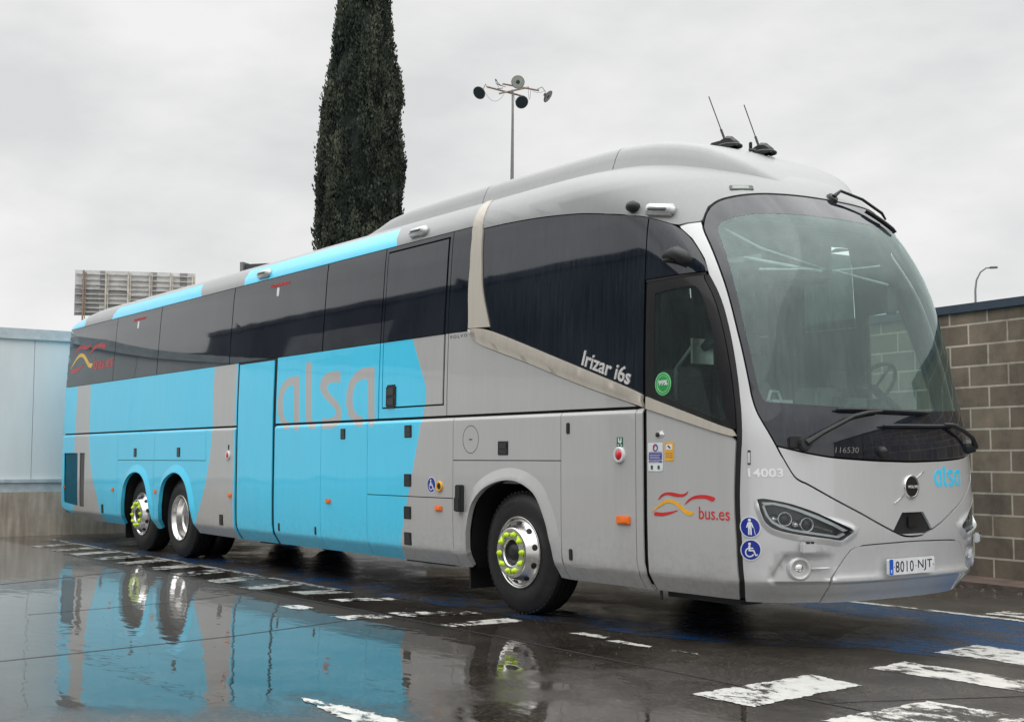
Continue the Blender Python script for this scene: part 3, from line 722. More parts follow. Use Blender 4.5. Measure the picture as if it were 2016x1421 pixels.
def rrect(x0, y0, x1, y1, r_=.01, n=3):
    o = []
    for cx, cy, a0 in ((x1-r_, y1-r_, 0), (x0+r_, y1-r_, 90), (x0+r_, y0+r_, 180), (x1-r_, y0+r_, 270)):
        o += [(cx+r_*math.cos(R(a0+90*i/n)), cy+r_*math.sin(R(a0+90*i/n))) for i in range(n+1)]
    return o
def prim(m, q0, v0, off=0.):
    """frame on the skin: local x along the coach, y up, z outward"""
    p = MP(np.array(q0), np.array(v0), off); n = N0(np.array(q0), np.array(v0)); f = S(np.array(q0+.01), np.array(v0))-S(np.array(q0-.01), np.array(v0)); f = f-n*np.dot(f, n); f /= np.linalg.norm(f); u = np.cross(n, f)
    return Matrix(((f[0], u[0], n[0], p[0]), (f[1], u[1], n[1], p[1]), (f[2], u[2], n[2], p[2]), (0, 0, 0, 1)))

coach = empty('coach', (0, 0, 0), 'long three-axle cyan and silver grey touring coach with black tinted windows and big curved windscreen', 'coach')

ZW = 1.70                                         # waist line
BELT, TOPW = 2.475, 3.432
# ---- livery regions (x, z)
grey_a = X(dens([(-11.86, .33), (-11.86, 2.6)], .2, False)+cat([(-11.24, 2.6), (-11.2, 2.28), (-11.14, 1.6), (-10.99, 1.10), (-10.69, .70), (-10.52, .33)], 6), .2)
grey_b = X(cat([(-6.38, 2.6), (-6.40, 2.1), (-6.38, 1.62), (-6.46, 1.256), (-6.615, .875), (-6.88, .48), (-6.98, .33)], 6)+[(-5.715, .33), (-5.715, 2.6)], .2)
grey_c = X([(-1.74, 2.6), (-1.415, 2.02), (-1.395, 1.97), (-1.392, 1.92), (-1.400, 1.85), (-1.885, .33)]+[(2.4, .33), (2.4, 2.6)], .2)
alsa = [[(-4.026,2.23),(-3.991,1.628),(-4.127,1.63),(-4.155,2.136),(-4.254,2.136),(-4.34,2.101),(-4.407,2.034),(-4.425,1.928),(-4.401,1.822),(-4.337,1.744),(-4.239,1.713),(-4.236,1.632),(-4.351,1.647),(-4.462,1.709),(-4.541,1.834),(-4.556,1.965),(-4.511,2.095),(-4.409,2.186),(-4.263,2.234)],[(-3.814,2.39),(-3.761,2.363),(-3.74,2.322),(-3.705,1.748),(-3.671,1.708),(-3.601,1.691),(-3.599,1.629),(-3.709,1.639),(-3.794,1.671),(-3.836,1.727),(-3.887,2.33),(-3.863,2.369)],[(-3.086,2.236),(-3.077,2.114),(-3.228,2.121),(-3.323,2.118),(-3.369,2.085),(-3.367,2.054),(-3.316,2.01),(-3.136,1.915),(-3.056,1.852),(-3.028,1.776),(-3.051,1.709),(-3.127,1.651),(-3.253,1.63),(-3.461,1.63),(-3.464,1.742),(-3.281,1.74),(-3.193,1.758),(-3.156,1.795),(-3.18,1.841),(-3.261,1.882),(-3.426,1.972),(-3.512,2.037),(-3.533,2.108),(-3.506,2.176),(-3.412,2.226),(-3.269,2.241)],[(-2.374,2.236),(-2.348,1.657),(-2.401,1.626),(-2.454,1.659),(-2.474,1.689),(-2.501,2.119),(-2.603,2.124),(-2.705,2.107),(-2.776,2.051),(-2.81,1.956),(-2.803,1.874),(-2.765,1.806),(-2.689,1.76),(-2.591,1.735),(-2.578,1.633),(-2.686,1.642),(-2.807,1.689),(-2.899,1.773),(-2.943,1.878),(-2.94,1.998),(-2.886,2.115),(-2.771,2.199),(-2.611,2.242)]]
LIV = ['cyan', 'silver_side']
GREYS = [(grey_a, 1), (grey_b, 1), (grey_c, 1)]+[(X(l, .15), 1) for l in alsa]
# ---- arches
ar_f = cat([(-.742, .32), (-.70, .50), (-.655, .72), (-.587, .90), (-.456, 1.021), (-.309, 1.087), (-.129, 1.127), (.046, 1.13), (.216, 1.087), (.35, 1.009), (.447, .872), (.517, .716), (.556, .521), (.545, .32)], 4)
ar_t = cat([(-9.72, .32), (-9.62, .50), (-9.55, .70), (-9.477, .914), (-9.308, 1.05), (-9.05, 1.115), (-8.80, 1.085), (-8.62, .96), (-8.52, .76), (-8.44, .55), (-8.40, .32)], 4)
ar_d = cat([(-8.25, .32), (-8.14, .52), (-8.075, .72), (-8.02, .90), (-7.89, 1.03), (-7.60, 1.121), (-7.34, 1.09), (-7.15, .965), (-7.04, .78), (-6.96, .55), (-6.90, .32)], 4)
def seg_dist(px, py, poly):
    px = np.asarray(px, float); d = np.full(px.shape, 9.)
    for (x0, y0), (x1, y1) in zip(poly[:-1], poly[1:]):
        dx, dy = x1-x0, y1-y0; t = np.clip(((px-x0)*dx+(py-y0)*dy)/(dx*dx+dy*dy), 0, 1); d = np.minimum(d, np.hypot(px-x0-t*dx, py-y0-t*dy))
    return d
ZT = ZW-.012
def lip(q, v):                                    # rolled top edge of the lower panels
    return .012-.022*np.clip((v-(ZT-.03))/.03, 0, 1)**1.3
def arch_off(poly, h=.030, w=.105):
    def f(q, v):
        x = xs_(v)+np.asarray(q); d = seg_dist(x, v, poly); return .012+h*np.clip(1-d/w, 0, 1)*np.clip((np.asarray(v)-.42)/.25, .0, 1)
    return f
def arch_pts(poly, c):
    P = []
    for k, s in ((.03, 1), (.06, 1), (.085, 1), (.10, 1), (.112, 1)):
        for x, z in dens(poly, .07, False):
            dx, dz = x-c[0], z-c[1]; 
            if z < .55: dz = 0
            l = math.hypot(dx, dz); P.append((x+dx/l*k, z+dz/l*k))
    return P
ZB = .348
def cut(poly):                                    # trim an arch curve to the skirt line
    return [(x, max(z, ZB)) for x, z in poly if z > ZB-.02]
g_ = .004
def lower(name, x0, x1, z0=ZB, z1=ZT, parent=coach, mats=LIV, out=None, **k):
    o = out or [(x0+g_, z0+(g_ if z0 > ZB else 0)), (x1-g_, z0+(g_ if z0 > ZB else 0)), (x1-g_, z1), (x0+g_, z1)]
    k.setdefault('off', lip)
    k.setdefault('regions', clipreg(x0, x1, z0, z1))
    return patch(name, X(o), mats, parent, **k)
def clipreg(x0, x1, z0, z1):
    R_ = []
    for rg, mi in GREYS:
        a = np.array(rg); xx = a[:, 0]+xs_(a[:, 1])
        if xx.max() > x0-.02 and xx.min() < x1+.02 and a[:, 1].max() > z0 and a[:, 1].min() < z1: R_.append((rg, mi))
    return R_
# rear corner panel with two engine grilles
gr1 = [(-12.35, .60), (-11.64, .56), (-11.69, 1.395), (-12.38, 1.395)]; gr2 = [(-11.57, .56), (-11.33, .55), (-11.33, 1.395), (-11.58, 1.395)]
rc = lower('rear_corner_panel', -12.6, -9.83, out=[(-9.83-g_, ZB), (-9.83-g_, ZT)]+[(x, ZT) for x in np.linspace(-10.5, XE, 26)]+[(XE, .60)]+cat([(XE, .56), (-12.5, .54), (-12.05, .44), (-11.14, ZB)], 4), holes=[X(gr1), X(gr2)])
def latch(x, z, w=.10, h=.115, parent=coach, off=.012, name='door_latch'):
    m = MB(); M = prim(m, qx(x, z), z, off)
    m.box((-w/2, -h/2, -.01), (w/2, h/2, .006), 0, M, .004); m.box((-w*.36, -h*.02, .004), (w*.36, h*.36, .010), 1, M, .002); m.box((-w*.36, -h*.40, -.002), (w*.36, -h*.10, .0075), 1, M, .002)
    return m.build(name, ['black_plastic', 'black_gloss'], parent)
def grille(name, poly, mat, x0, x1):
    o = patch(name, X(poly), 'grille_'+mat, rc, off=-.022)
    m = MB(); n = int((x1-x0)/.045)
    for i in range(n):
        x = x0+(i+.5)*(x1-x0)/n; q = qx(x, 1.); M = prim(m, q, .98, -.004); m.box((-.006, -.41, 0), (.006, .41, .008), 0, M)
    m.build('slat', 'grille_'+mat, o)
grille('engine_grille', gr1, 'cyan', -12.33, -11.66); grille('engine_grille', gr2, 'silver_side', -11.55, -11.34)
latch(-10.458, .553, .09, .13, rc)
# flaps above the rear wheels, arch panels
for (a_, b_, lx) in ((-9.83, -8.35, -9.09), (-8.35, -6.56, -7.465)):
    fl = lower('locker_flap', a_, b_, 1.285); latch(lx, 1.393, .11, .125, fl)
def arch_panel(name, out, arch, c, **k):
    of = arch_off(arch)
    f = lambda q, v: np.maximum(of(q, v)-.012, 0)+lip(q, v)
    pts = [(qx(x, z), z) for x, z in arch_pts(arch, c)]; ol = X(out, .07)
    P = np.array(pts); P = P[pin(P, ol)]; b = np.array(ol); d = np.min(np.hypot(P[:, None, 0]-b[None, :, 0], P[:, None, 1]-b[None, :, 1]), 1)
    xs0 = [p[0] for p in out]
    return patch(name, ol, LIV, coach, regions=clipreg(min(xs0), max(xs0), .3, 1.7), off=f, pts=[tuple(p) for p in P[d > .015]], thick=.05, k_lip=max(p[1] for p in out) > 1.6, **k)
arch_panel('wheel_arch_panel', [(-9.83+g_, 1.285-g_), (-9.83+g_, ZB)]+cut(ar_t)+[(-8.35-g_, ZB), (-8.35-g_, 1.285-g_)], ar_t, (-9.05, .5))
arch_panel('wheel_arch_panel', [(-8.35+g_, 1.285-g_), (-8.35+g_, ZB)]+cut(ar_d)+[(-5.67, ZB), (-5.67, ZT), (-6.56+g_, ZT), (-6.56+g_, 1.285-g_)], ar_d, (-7.57, .5))
latch(-6.056, .558, .11, .13)
# luggage doors
mid = patch('centre_passenger_door', X([(-5.60, ZB), (-4.655, ZB), (-4.655, 2.445), (-5.60, 2.445)]), LIV, coach, regions=[], off=.012)
d1 = lower('luggage_door', -4.59, -3.465); d2 = lower('luggage_door', -3.465, -2.468)
d3 = lower('luggage_door', -2.468, -.912, .955); d4 = lower('luggage_door', -2.468, -.912, ZB, .955-g_, off=.012)
latch(-2.977, 1.569, .10, .11, d2)
for z, d in ((1.575, d3), (1.108, d3), (.799, d4), (.553, d4)): latch(-1.69, z, .13, .12, d)
for x in (-4.459, -3.577):
    m = MB(); M = prim(m, qx(x, .54), .54, .012); m.box((-.02, -.045, -.01), (.02, .045, .006), 0, M, .006); m.build('lock', 'black_plastic', d1)
fl = lower('locker_flap', -.912, .66, 1.30); latch(-.136, 1.406, .15, .12, fl)
arch_panel('wheel_arch_panel', [(-.912+g_, 1.30-g_), (-.912+g_, ZB)]+cut(ar_f)+[(.66-g_, ZB), (.66-g_, 1.30-g_)], ar_f, (-.07, .5))
d5 = lower('battery_door', .66, 1.562)
lower('corner_post_panel', 1.562, 1.642, out=[(1.566, ZB), (1.638, ZB), (1.638, 1.70), (1.566, ZT)])
for x, z in ((.754, 1.56), (.777, .553)):
    m = MB(); M = prim(m, qx(x, z), z, .012); m.box((-.022, -.045, -.01), (.022, .045, .008), 0, M, .006); m.build('lock', 'black_plastic', d5)
# tank filler disc outline on the flap
ring = [(r_, a) for r_, a in ()]
v2, f_, _ = tri2d(circ(.125, 40), [circ(.120, 40)]); decal('filler_cap_gap', None, qx(-.63, 1.487), 1.487, 'black', fl, off=.0128, tris=(v2, f_))
t_ = text_tris('•••', .05, .012, .02); decal('filler_mark', None, qx(-.655, 1.48), 1.48, 'black', fl, off=.0135, tris=t_)

# upper panels between waist and windows
def upper(name, out, **k):
    xs0 = [p[0] for p in out]; k.setdefault('regions', clipreg(min(xs0), max(xs0), 1.7, 2.6))
    return patch(name, X(out), LIV, coach, **k)
ZU = ZW+.012; ZBL = BELT-.006
upper('upper_side_panel', [(-5.67, ZU), (-5.67, ZBL)]+[(x, ZBL) for x in np.linspace(-6.5, XE, 40)]+[(x, ZU) for x in np.linspace(XE, -6.5, 40)])
upper('upper_side_panel', [(-4.59, ZU), (-2.285, ZU), (-2.285, ZBL), (-4.59, ZBL)])
upper('emergency_door_surround', [(-2.265, ZU), (-1.045, ZU), (-1.045, ZBL), (-1.085, ZBL), (-1.085, 1.806), (-2.212, 1.806), (-2.225, ZBL), (-2.265, ZBL)])
ed = upper('emergency_exit_door', [(-2.195, 1.822), (-1.115, 1.822), (-1.115, ZBL), (-2.208, ZBL)])
m = MB(); M = prim(m, qx(-2.03, 1.925), 1.925, 0); m.box((-.09, -.115, -.01), (.09, .115, .008), 0, M, .02); m.box((-.065, .01, .004), (.065, .085, .016), 1, M, .01); m.box((-.065, -.085, .004), (.065, -.02, .016), 1, M, .01); m.build('door_handle', ['black_plastic', 'black_gloss'], ed)
tb = [(-.700, 2.47), (-.676, 2.434), (-.625, 2.386), (-.517, 2.329), (-.235, 2.245), (.209, 2.117), (.703, 1.963), (1.159, 1.831), (1.638, 1.703)]
tt = [(-.70, 2.478), (-.56, 2.478), (-.373, 2.443), (.029, 2.321), (.539, 2.157), (1.009, 2.006), (1.445, 1.865), (1.638, 1.795)]
tbc = cat(tb, 5); ttc = cat(tt, 5)
upper('front_side_panel', [(-1.03, ZU), (1.56, ZU)]+[(x-.003, z-.005) for x, z in reversed(tbc) if z > 1.73]+[(-1.03, ZBL)])

# ---- side glass
def pane(x0, x1, name='side_window', z0=BELT, z1=TOPW, **k):
    return patch(name, X([(x0+.005, z0), (x1-.005, z0), (x1-.005, z1), (x0+.005, z1)]), 'dark_glass', coach, thick=.008, **k)
p_ = patch('side_window', X([(-10.215, BELT), (-10.215, TOPW)]+[(x, TOPW) for x in (-11, -11.8, -12.3, -12.44, -12.5)]+[(-12.535, 3.2), (-12.56, 2.8), (-12.575, BELT+.02)]+[(x, BELT) for x in (-12.5, -12.3, -11.8, -11)]), 'dark_glass', coach, thick=.008)
for a_, b_ in ((-10.205, -8.405), (-8.395, -5.955), (-5.945, -3.515), (-3.505, -2.275)): pane(a_, b_)
ew = patch('emergency_window', X([(-2.205, BELT), (-1.115, BELT), (-1.115, 3.372), (-2.205, 3.372)]), 'dark_glass', coach, off=.006, thick=.02)
patch('window_surround', X([(-2.265, BELT), (-2.225, BELT), (-2.225, 3.392), (-1.095, 3.392), (-1.095, BELT), (-1.055, BELT), (-1.055, TOPW), (-2.265, TOPW)]), 'dark_glass', coach, thick=.01)
patch('side_window', X([(-1.045, BELT), (-.70, BELT), (-.70, 2.75), (-.70, 2.95), (-.70, 3.345), (-.70, TOPW), (-1.045, TOPW)]), 'dark_glass', coach, thick=.008)
archtop = [(-.548, 3.384), (-.148, 3.376), (.317, 3.352), (.753, 3.311), (1.0, 3.275), (1.431, 3.197)]
g1o = X(ttc[3:], .1)+X([(1.64, 3.13), (1.431, 3.197)], .1)[:-1]
fg = dens([(-.377, 2.462)]+[p for p in ttc if p[0] > -.35]+[(1.632, 1.80), (1.632, 3.145)]+list(reversed(cat(archtop, 4)))+[(-.552, 3.35), (-.542, 3.075), (-.519, 2.876), (-.469, 2.706)], .1)
patch('side_window', [(qx(x, z), z) for x, z in fg], 'dark_glass', coach, thick=.008)
# over the door, following the arch down the pillar
archq = cat([(-.01, 3.145), (.074, 3.197-.015), (.140, 3.165), (.199, 3.125), (.262, 3.08), (.307, 3.035), (.345, 2.934), (.358, 2.765), (.357, 2.672)], 5)
archq[0] = (qx(1.645, 3.142), 3.142)
od = [(qx(1.645, 2.672), 2.672)]+[(q, 2.672) for q in np.linspace(-.15, .33, 8)]+list(reversed(archq))+[(qx(1.645, z), z) for z in (3.05, 2.95, 2.8)]
patch('over_door_window', od, 'dark_glass', coach, thick=.008)
for x0 in (-9.29, -4.71):
    t_ = text_tris('SALIDA DE EMERGENCIA', .50, .036, .03); decal('emergency_lettering', None, qx(x0-.24, 3.33), 3.315, 'red_print', coach, off=.002, tris=t_)
    decal('hammer_symbol', [rrect(-.03, -.05, .03, .05, .01)], qx(x0, 3.25), 3.25, 'plate_white', coach, off=.002)

# ---- beige trim: upright pillar, sweep, and its piece on the door
def rib(q, v): return .016+0*np.asarray(q)
pl = [(-.702, 2.49), (-.722, 2.75), (-.729, 2.95), (-.726, 3.15), (-.722, 3.345), (-.726, 3.43)]
pr = [(-.377, 2.478), (-.469, 2.706), (-.519, 2.876), (-.545, 3.075), (-.557, 3.25), (-.564, 3.373), (-.570, 3.43)]
plq = X(pl, 9)[:-0] ; 
def QX(pts): return [(qx(x, z), z) for x, z in pts]
l1 = cat(QX(pl), 5)+[(qx(-.745, 3.50), 3.52), (qx(-.79, 3.6), 3.70), (qx(-.86, 3.68), 3.80)]
r1 = cat(QX(pr), 5)+[(qx(-.60, 3.50), 3.52), (qx(-.65, 3.6), 3.70), (qx(-.72, 3.68), 3.80)]
# above the shoulder the perimeter coordinate must follow the body line there
def QV(x, v): return (qx(x, v), v)
l1 = cat(QX(pl), 5)+[QV(-.733, 3.50), QV(-.748, 3.58), QV(-.772, 3.66), QV(-.80, 3.73), QV(-.835, 3.80)]
r1 = cat(QX(pr), 5)+[QV(-.582, 3.50), QV(-.605, 3.58), QV(-.640, 3.66), QV(-.685, 3.73), QV(-.745, 3.80)]
patch('pillar_trim', dens(r1+l1[::-1], .08), 'beige', coach, off=lambda q, v: .014+0*q, thick=.03)
def sweep_off(q, v):
    x = xs_(v)+np.asarray(q); d1 = seg_dist(x, v, tbc); d2 = seg_dist(x, v, ttc)
    t = d1/(d1+d2+1e-6); return .004+.030*np.clip(t/.42, 0, 1)-.012*np.clip((t-.42)/.5, 0, 1)
midl = [((a_[0]*.58+b_[0]*.42), (a_[1]*.58+b_[1]*.42)) for a_, b_ in zip([np.interp(np.linspace(0, 1, 40), np.linspace(0, 1, len(tbc)), [p[k] for p in tbc]) for k in (0,)][0:0], [])]
tb40 = np.stack([np.interp(np.linspace(0, 1, 40), np.linspace(0, 1, len(tbc)), [p[k] for p in tbc]) for k in (0, 1)], 1)
tt40 = np.array([min(((x, z) for x, z in dens(ttc, .03, False)), key=lambda p: (p[0]-b[0]-.03)**2+(p[1]-b[1]-.1)**2) for b in tb40])
mid40 = tb40*.58+tt40*.42
patch('sweep_trim', X(ttc[::-1]+tbc, .06), 'beige', coach, off=sweep_off, thick=.03, lines=[[(qx(x, z), z) for x, z in mid40[3:-2]]])

# ---- front passenger door
sq = [(.322, 2.645), (.357, 2.45), (.364, 2.194), (.349, 1.90), (.322, 1.70), (.275, 1.50), (.241, 1.329), (.205, 1.05), (.198, .83), (.215, .6), (.225, .45), (.245, ZB)]   # front seam
sqc = cat(sq, 5)
def seamq(v): a = sorted(sqc, key=lambda p: p[1]); return float(np.interp(v, [p[1] for p in a], [p[0] for p in a]))
def lineq(x0, z0, x1, z1, n=12):                    # straight line in (x, z)
    return [(qx(x0+(x1-x0)*i/n, z0+(z1-z0)*i/n), z0+(z1-z0)*i/n) for i in range(n+1)]
XD = 1.682
dtop = [(qx(XD, 2.642), 2.642)]+[(q, 2.642) for q in np.linspace(-.13, .31, 9)]
gin = 0.03
up_front = [(q-gin, v) for q, v in sqc if v > 1.53 and v < 2.64]
trim_top = lineq(XD, 1.782, 2.528, 1.522); trim_bot = lineq(XD, 1.690, 2.528, 1.472)
hole = cat([(qx(1.76, 2.55), 2.55), (0.02, 2.565), (.19, 2.568), (.228, 2.53), (.238, 2.34), (.226, 2.085), (.205, 1.836), (.178, 1.62), (.165, 1.585), (.13, 1.585)], 3)+lineq(2.40, 1.600, 1.80, 1.795, 6)[1:]+[(qx(1.762, 1.83), 1.83), (qx(1.76, 2.1), 2.1), (qx(1.758, 2.4), 2.4)]
ol = dtop+up_front+[(seamq(1.525)-gin, 1.525)]+trim_top[::-1]+[(qx(XD, z), z) for z in (1.9, 2.1, 2.3, 2.5)]
fd = patch('front_passenger_door', ol, 'black_gloss', coach, holes=[hole], off=.004, thick=.03)
patch('door_window', hole, 'door_glass', fd, off=0, thick=.001)
patch('door_trim', [(qx(XD, 1.782), 1.779)]+[(a, b-.003) for a, b in trim_top[1:]]+[(seamq(1.49)-gin, 1.475)]+trim_bot[::-1], 'beige', fd, off=.02, thick=.03)
low_front = [(q-gin, v) for q, v in sqc if v < 1.465]
patch('door_panel', [(a, b-.004) for a, b in trim_bot]+low_front+[(q, ZB) for q in np.linspace(.18, -.6, 9)]+[(qx(XD, z), z) for z in (ZB, .42, .475, .6, .9, 1.3, 1.6)], 'silver_side', fd, off=.008, thick=.03)
# rubber seals
patch('door_seal', [(qx(1.646, z), z) for z in (.335, .36, .43, .475, .6, .9, 1.3, 1.7, 2.0, 2.3, 2.665)]+[(qx(XD-.004, z), z) for z in (2.665, 2.3, 2.0, 1.7, 1.3, .9, .6, .475, .43, .36, .335)], 'rubber', coach, off=-.012)
patch('door_seal', [(q-gin+.004, v) for q, v in sqc]+[(q+.028, v) for q, v in sqc[::-1]], 'rubber', coach, off=-.006)
patch('door_seal', [(qx(1.646, 2.648), 2.648)]+[(q, 2.648) for q in np.linspace(-.1, .33, 8)]+[(q, 2.668) for q in np.linspace(.33, -.1, 8)]+[(qx(1.646, 2.668), 2.668)], 'rubber', coach, off=-.006)
for (a_, b_, z1) in ((-5.672, -5.606, 2.468), (-4.649, -4.588, 2.468)):
    patch('door_seal', X([(a_, .335), (b_, .335), (b_, z1), (a_, z1)]), 'rubber', coach, off=-.004)
patch('door_seal', X([(-5.67, 2.449), (-4.59, 2.449), (-4.59, 2.47), (-5.67, 2.47)]), 'rubber', coach, off=-.006)

# ---- front: windscreen, fascia, hatch, bumper (left half traced, mirrored)
A_ = cat([(.637, 3.169), (.573, 3.116), (.514, 3.051), (.482, 2.99), (.465, 2.852), (.455, 2.681), (.457, 2.517), (.461, 2.252), (.468, 2.045), (.471, 1.842), (.470, 1.748), (.480, 1.651), (.508, 1.574), (.56, 1.473), (.598, 1.405)], 4)
T_ = cat([(.637, 3.169), (.707, 3.209), (.778, 3.236), (.862, 3.256), (.954, 3.272), (1.042, 3.282), (1.117, 3.287), (1.221, 3.290), (1.38, 3.292), (1.6, 3.293)], 3)
Bm = cat([(.598, 1.405), (.793, 1.367), (.929, 1.344), (1.063, 1.327), (1.326, 1.309), (1.566, 1.300), (1.6, 1.300)], 4)
VL = cat([(.598, 1.405), (.647, 1.32), (.727, 1.204), (.782, 1.166), (.85, 1.139), (1.05, 1.039), (1.245, .942), (1.372, .871), (1.494, .803), (1.549, .775), (1.6, .766)], 4)
Cl = cat([(.690, 3.061), (.619, 3.031), (.585, 2.99), (.561, 2.88), (.535, 2.677), (.524, 2.482), (.523, 2.251), (.530, 2.044), (.536, 1.841), (.546, 1.77), (.565, 1.722), (.60, 1.708)], 4)
Ct = cat([(.690, 3.061), (.777, 3.085), (.948, 3.110), (1.158, 3.115), (1.37, 3.116), (1.6, 3.118)], 4)
Cb = cat([(.60, 1.708), (.855, 1.693), (1.251, 1.675), (1.558, 1.672), (1.6, 1.672)], 4)
def both(left, rightrev=None): return left+[p for p in mirror(left)][1:]
topfull = both(T_); botfull = both(Bm)
wo_ = topfull+[p for p in mirror(A_)][::-1][1:] if False else None
Ar = [(2*Q-a, b) for a, b in A_]
outer = A_[::-1]+topfull[1:]+Ar[1:]+[(2*Q-a, b) for a, b in Bm][1:]+Bm[::-1][1:]
Clr = [(2*Q-a, b) for a, b in Cl]
clear = Cl[::-1]+both(Ct)[1:]+Clr[1:]+[(2*Q-a, b) for a, b in Cb][1:]+Cb[::-1][1:-1]
def shrink(poly, d):
    p = np.array(poly); n = len(p); t = np.roll(p, -1, 0)-np.roll(p, 1, 0); t /= np.maximum(np.linalg.norm(t, axis=1, keepdims=True), 1e-9); nn_ = np.stack([-t[:, 1], t[:, 0]], 1)
    ar = .5*np.sum(p[:, 0]*np.roll(p[:, 1], -1)-np.roll(p[:, 0], -1)*p[:, 1]); return [tuple(x) for x in p+nn_*d*(1 if ar > 0 else -1)]
patch('windscreen_surround', shrink(dens(outer, .06), .006), 'dark_glass', coach, holes=[dens(clear, .06)], off=.004, thick=.012)
patch('windscreen', dens(clear, .06), 'windscreen_glass', coach, off=.003, thick=.001)

# headlight shapes
HL = cat([(.401, 1.041), (.46, 1.046), (.548, 1.036), (.663, 1.018), (.774, .991), (.917, .945), (1.056, .886), (1.176, .826), (1.129, .785), (1.08, .762), (.981, .776), (.837, .793), (.689, .812), (.558, .838), (.487, .870), (.442, .924), (.401, 1.041)], 3)[:-1]
HLr = [(2*Q-a, b) for a, b in HL][::-1]
BP = [(.966, .33), (1.008, .46), (1.010, .496), (1.062, .565), (1.126, .650), (1.165, .695), (1.20, .712), (1.26, .719), (1.343, .724), (1.6, .732)]
BPc = dens(BP, .05, False)
top_p = [(.395, 3.060), (.505, 3.062)]
pil_left = [(.352, 2.93)]
door_edge = [(q+.032, v) for q, v in sqc]
bottom_edge = [(q, .335) for q in np.linspace(.28, .96, 12)]
half = [(.328, 3.040), (.40, 3.052), (.497, 3.054)]+[(q-.009, v) for q, v in A_ if v < 3.03]+[(q, v-.006) if i > 3 else (q-.008, v) for i, (q, v) in enumerate(VL)][1:]
lo_left = [(q-.004, v) for q, v in BPc[::-1]]+[(.962, .330)]+bottom_edge[::-1]+door_edge[::-1]+[(.372, 2.765), (.360, 2.934), (.328, 3.02)]
lo_left = [(q, v+.006) if q > 1.24 else (q, v) for q, v in lo_left]
fas = half+[(2*Q-a, b) for a, b in half[::-1]][1:]+[(2*Q-a, b) for a, b in lo_left[::-1]]+lo_left[1:]
def clean(p):
    o = [p[0]]
    for x in p[1:]:
        if math.hypot(x[0]-o[-1][0], x[1]-o[-1][1]) > 1e-3: o.append(x)
    return o
fas = dens(clean(fas), .06)
RC = [(1.057, .679), (.627, .677), (.485, .511), (.516, .468)]      # moulded recess line round the fog lamp
chr_ = [(.395, 1.052), (.46, 1.060), (.55, 1.056), (.67, 1.044), (.79, 1.018), (.93, .972), (1.07, .912), (1.235, .822), (1.13, .722), (1.06, .722), (.98, .735), (.836, .757), (.689, .778), (.533, .806), (.45, .850), (.41, .93), (.395, 1.052)]
def fasc_off(q, v):
    q = np.asarray(q, float); v = np.asarray(v, float); qm = np.minimum(q, 2*Q-q)
    o = .006+0*q
    # crease lip above the bumper knee
    o = o+.010*np.clip(1-np.abs(v-.490)/.018, 0, 1)*np.clip((qm-.35)/.25, 0, 1)
    # recessed field round the fog lamp
    poly = RC+[(.975, .468), (1.0, .5), (1.05, .56), (1.10, .64)]
    d = seg_dist(qm, v, RC); ins = pin(np.stack([qm.ravel(), v.ravel()], 1), RC+[(1.02, .468), (1.06, .57), (1.10, .66)]).reshape(qm.shape)
    o = o-np.where(ins, .020*np.clip(d/.02, 0, 1)*np.clip((1.06-qm)/.12, 0, 1), 0)
    # bright shelf under the headlight and the tip beyond it
    d = seg_dist(qm, v, HL+[HL[0]]); low_ = np.clip((1.02-v-.16*(qm-.4))/.05, 0, 1)
    o = o+.022*np.clip(1-d/.045, 0, 1)*low_
    return o
xp = [(q, v) for q, v in dens(HL, .03)]
extra = []
for k in (.012, .025, .04, .05):
    p = shrink(dens(HL, .05), -k); extra += p+[(2*Q-a, b) for a, b in p]
rl = dens(RC, .04, False); extra += rl+[(q+.012, v-.014) for q, v in rl]+[(2*Q-a, b) for a, b in rl]+[(2*Q-q-.012, v-.014) for q, v in rl]
b_ = np.array(fas+HL+HLr); P = np.array(extra); P = P[pin(P, fas) & ~pin(P, HL) & ~pin(P, HLr)]; d = np.min(np.hypot(P[:, None, 0]-b_[None, :, 0], P[:, None, 1]-b_[None, :, 1]), 1); P = P[d > .006]
front = patch('front_fascia', fas, 'silver', coach, holes=[HL, HLr], off=fasc_off, thick=.05, pts=[tuple(p) for p in P], rows=(.510,), k_lip=False)
hatch = dens(clean([(q+.012, v-.008) if q < 1.55 else (q, v-.008) for q, v in Bm]), .06, False)
hlow = dens(clean([(q+.006, v+.006) for q, v in VL[1:]]), .06, False)
camh = [(1.546, .939), (1.654, .939), (1.715, .815), (1.66, .786), (1.54, .786), (1.485, .815)]
hp = hatch+[(2*Q-a, b) for a, b in hatch[::-1]][1:]+[(2*Q-a, b) for a, b in hlow if a < 1.595]+[(a, b) for a, b in hlow[::-1] if a < 1.595]
hh_ = patch('front_hatch', clean(hp), 'silver', coach, holes=[dens(camh, .03)], off=.004, thick=.03)
ch_ = patch('camera_recess', dens(camh, .03), 'black_plastic', hh_, off=-.015, thick=.001)
m = MB(); M = prim(m, 1.6, .862, -.012); m.box((-.05, -.03, 0), (.05, .05, .012), 0, M, .004); m.build('radar_cover', 'black_gloss', ch_)
bpl = [(q+.006, v) if q < 1.24 else (q, v-.002) for q, v in BPc]
bp2 = dens(clean(bpl+[(2*Q-a, b) for a, b in bpl[::-1]][1:]+[(q, .33) for q in np.linspace(2.2, 1.0, 20)]), .06)
def bump_off(q, v): return .008+.016*np.clip(1-np.abs(np.asarray(v)-.490)/.020, 0, 1)
P = np.array([(q, v) for q in np.arange(1.05, 2.2, .05) for v in (.466, .474, .481, .487, .493, .50, .508)]); P = P[pin(P, bp2)]
b_ = np.array(bp2); P = P[np.min(np.hypot(P[:, None, 0]-b_[None, :, 0], P[:, None, 1]-b_[None, :, 1]), 1) > .008]
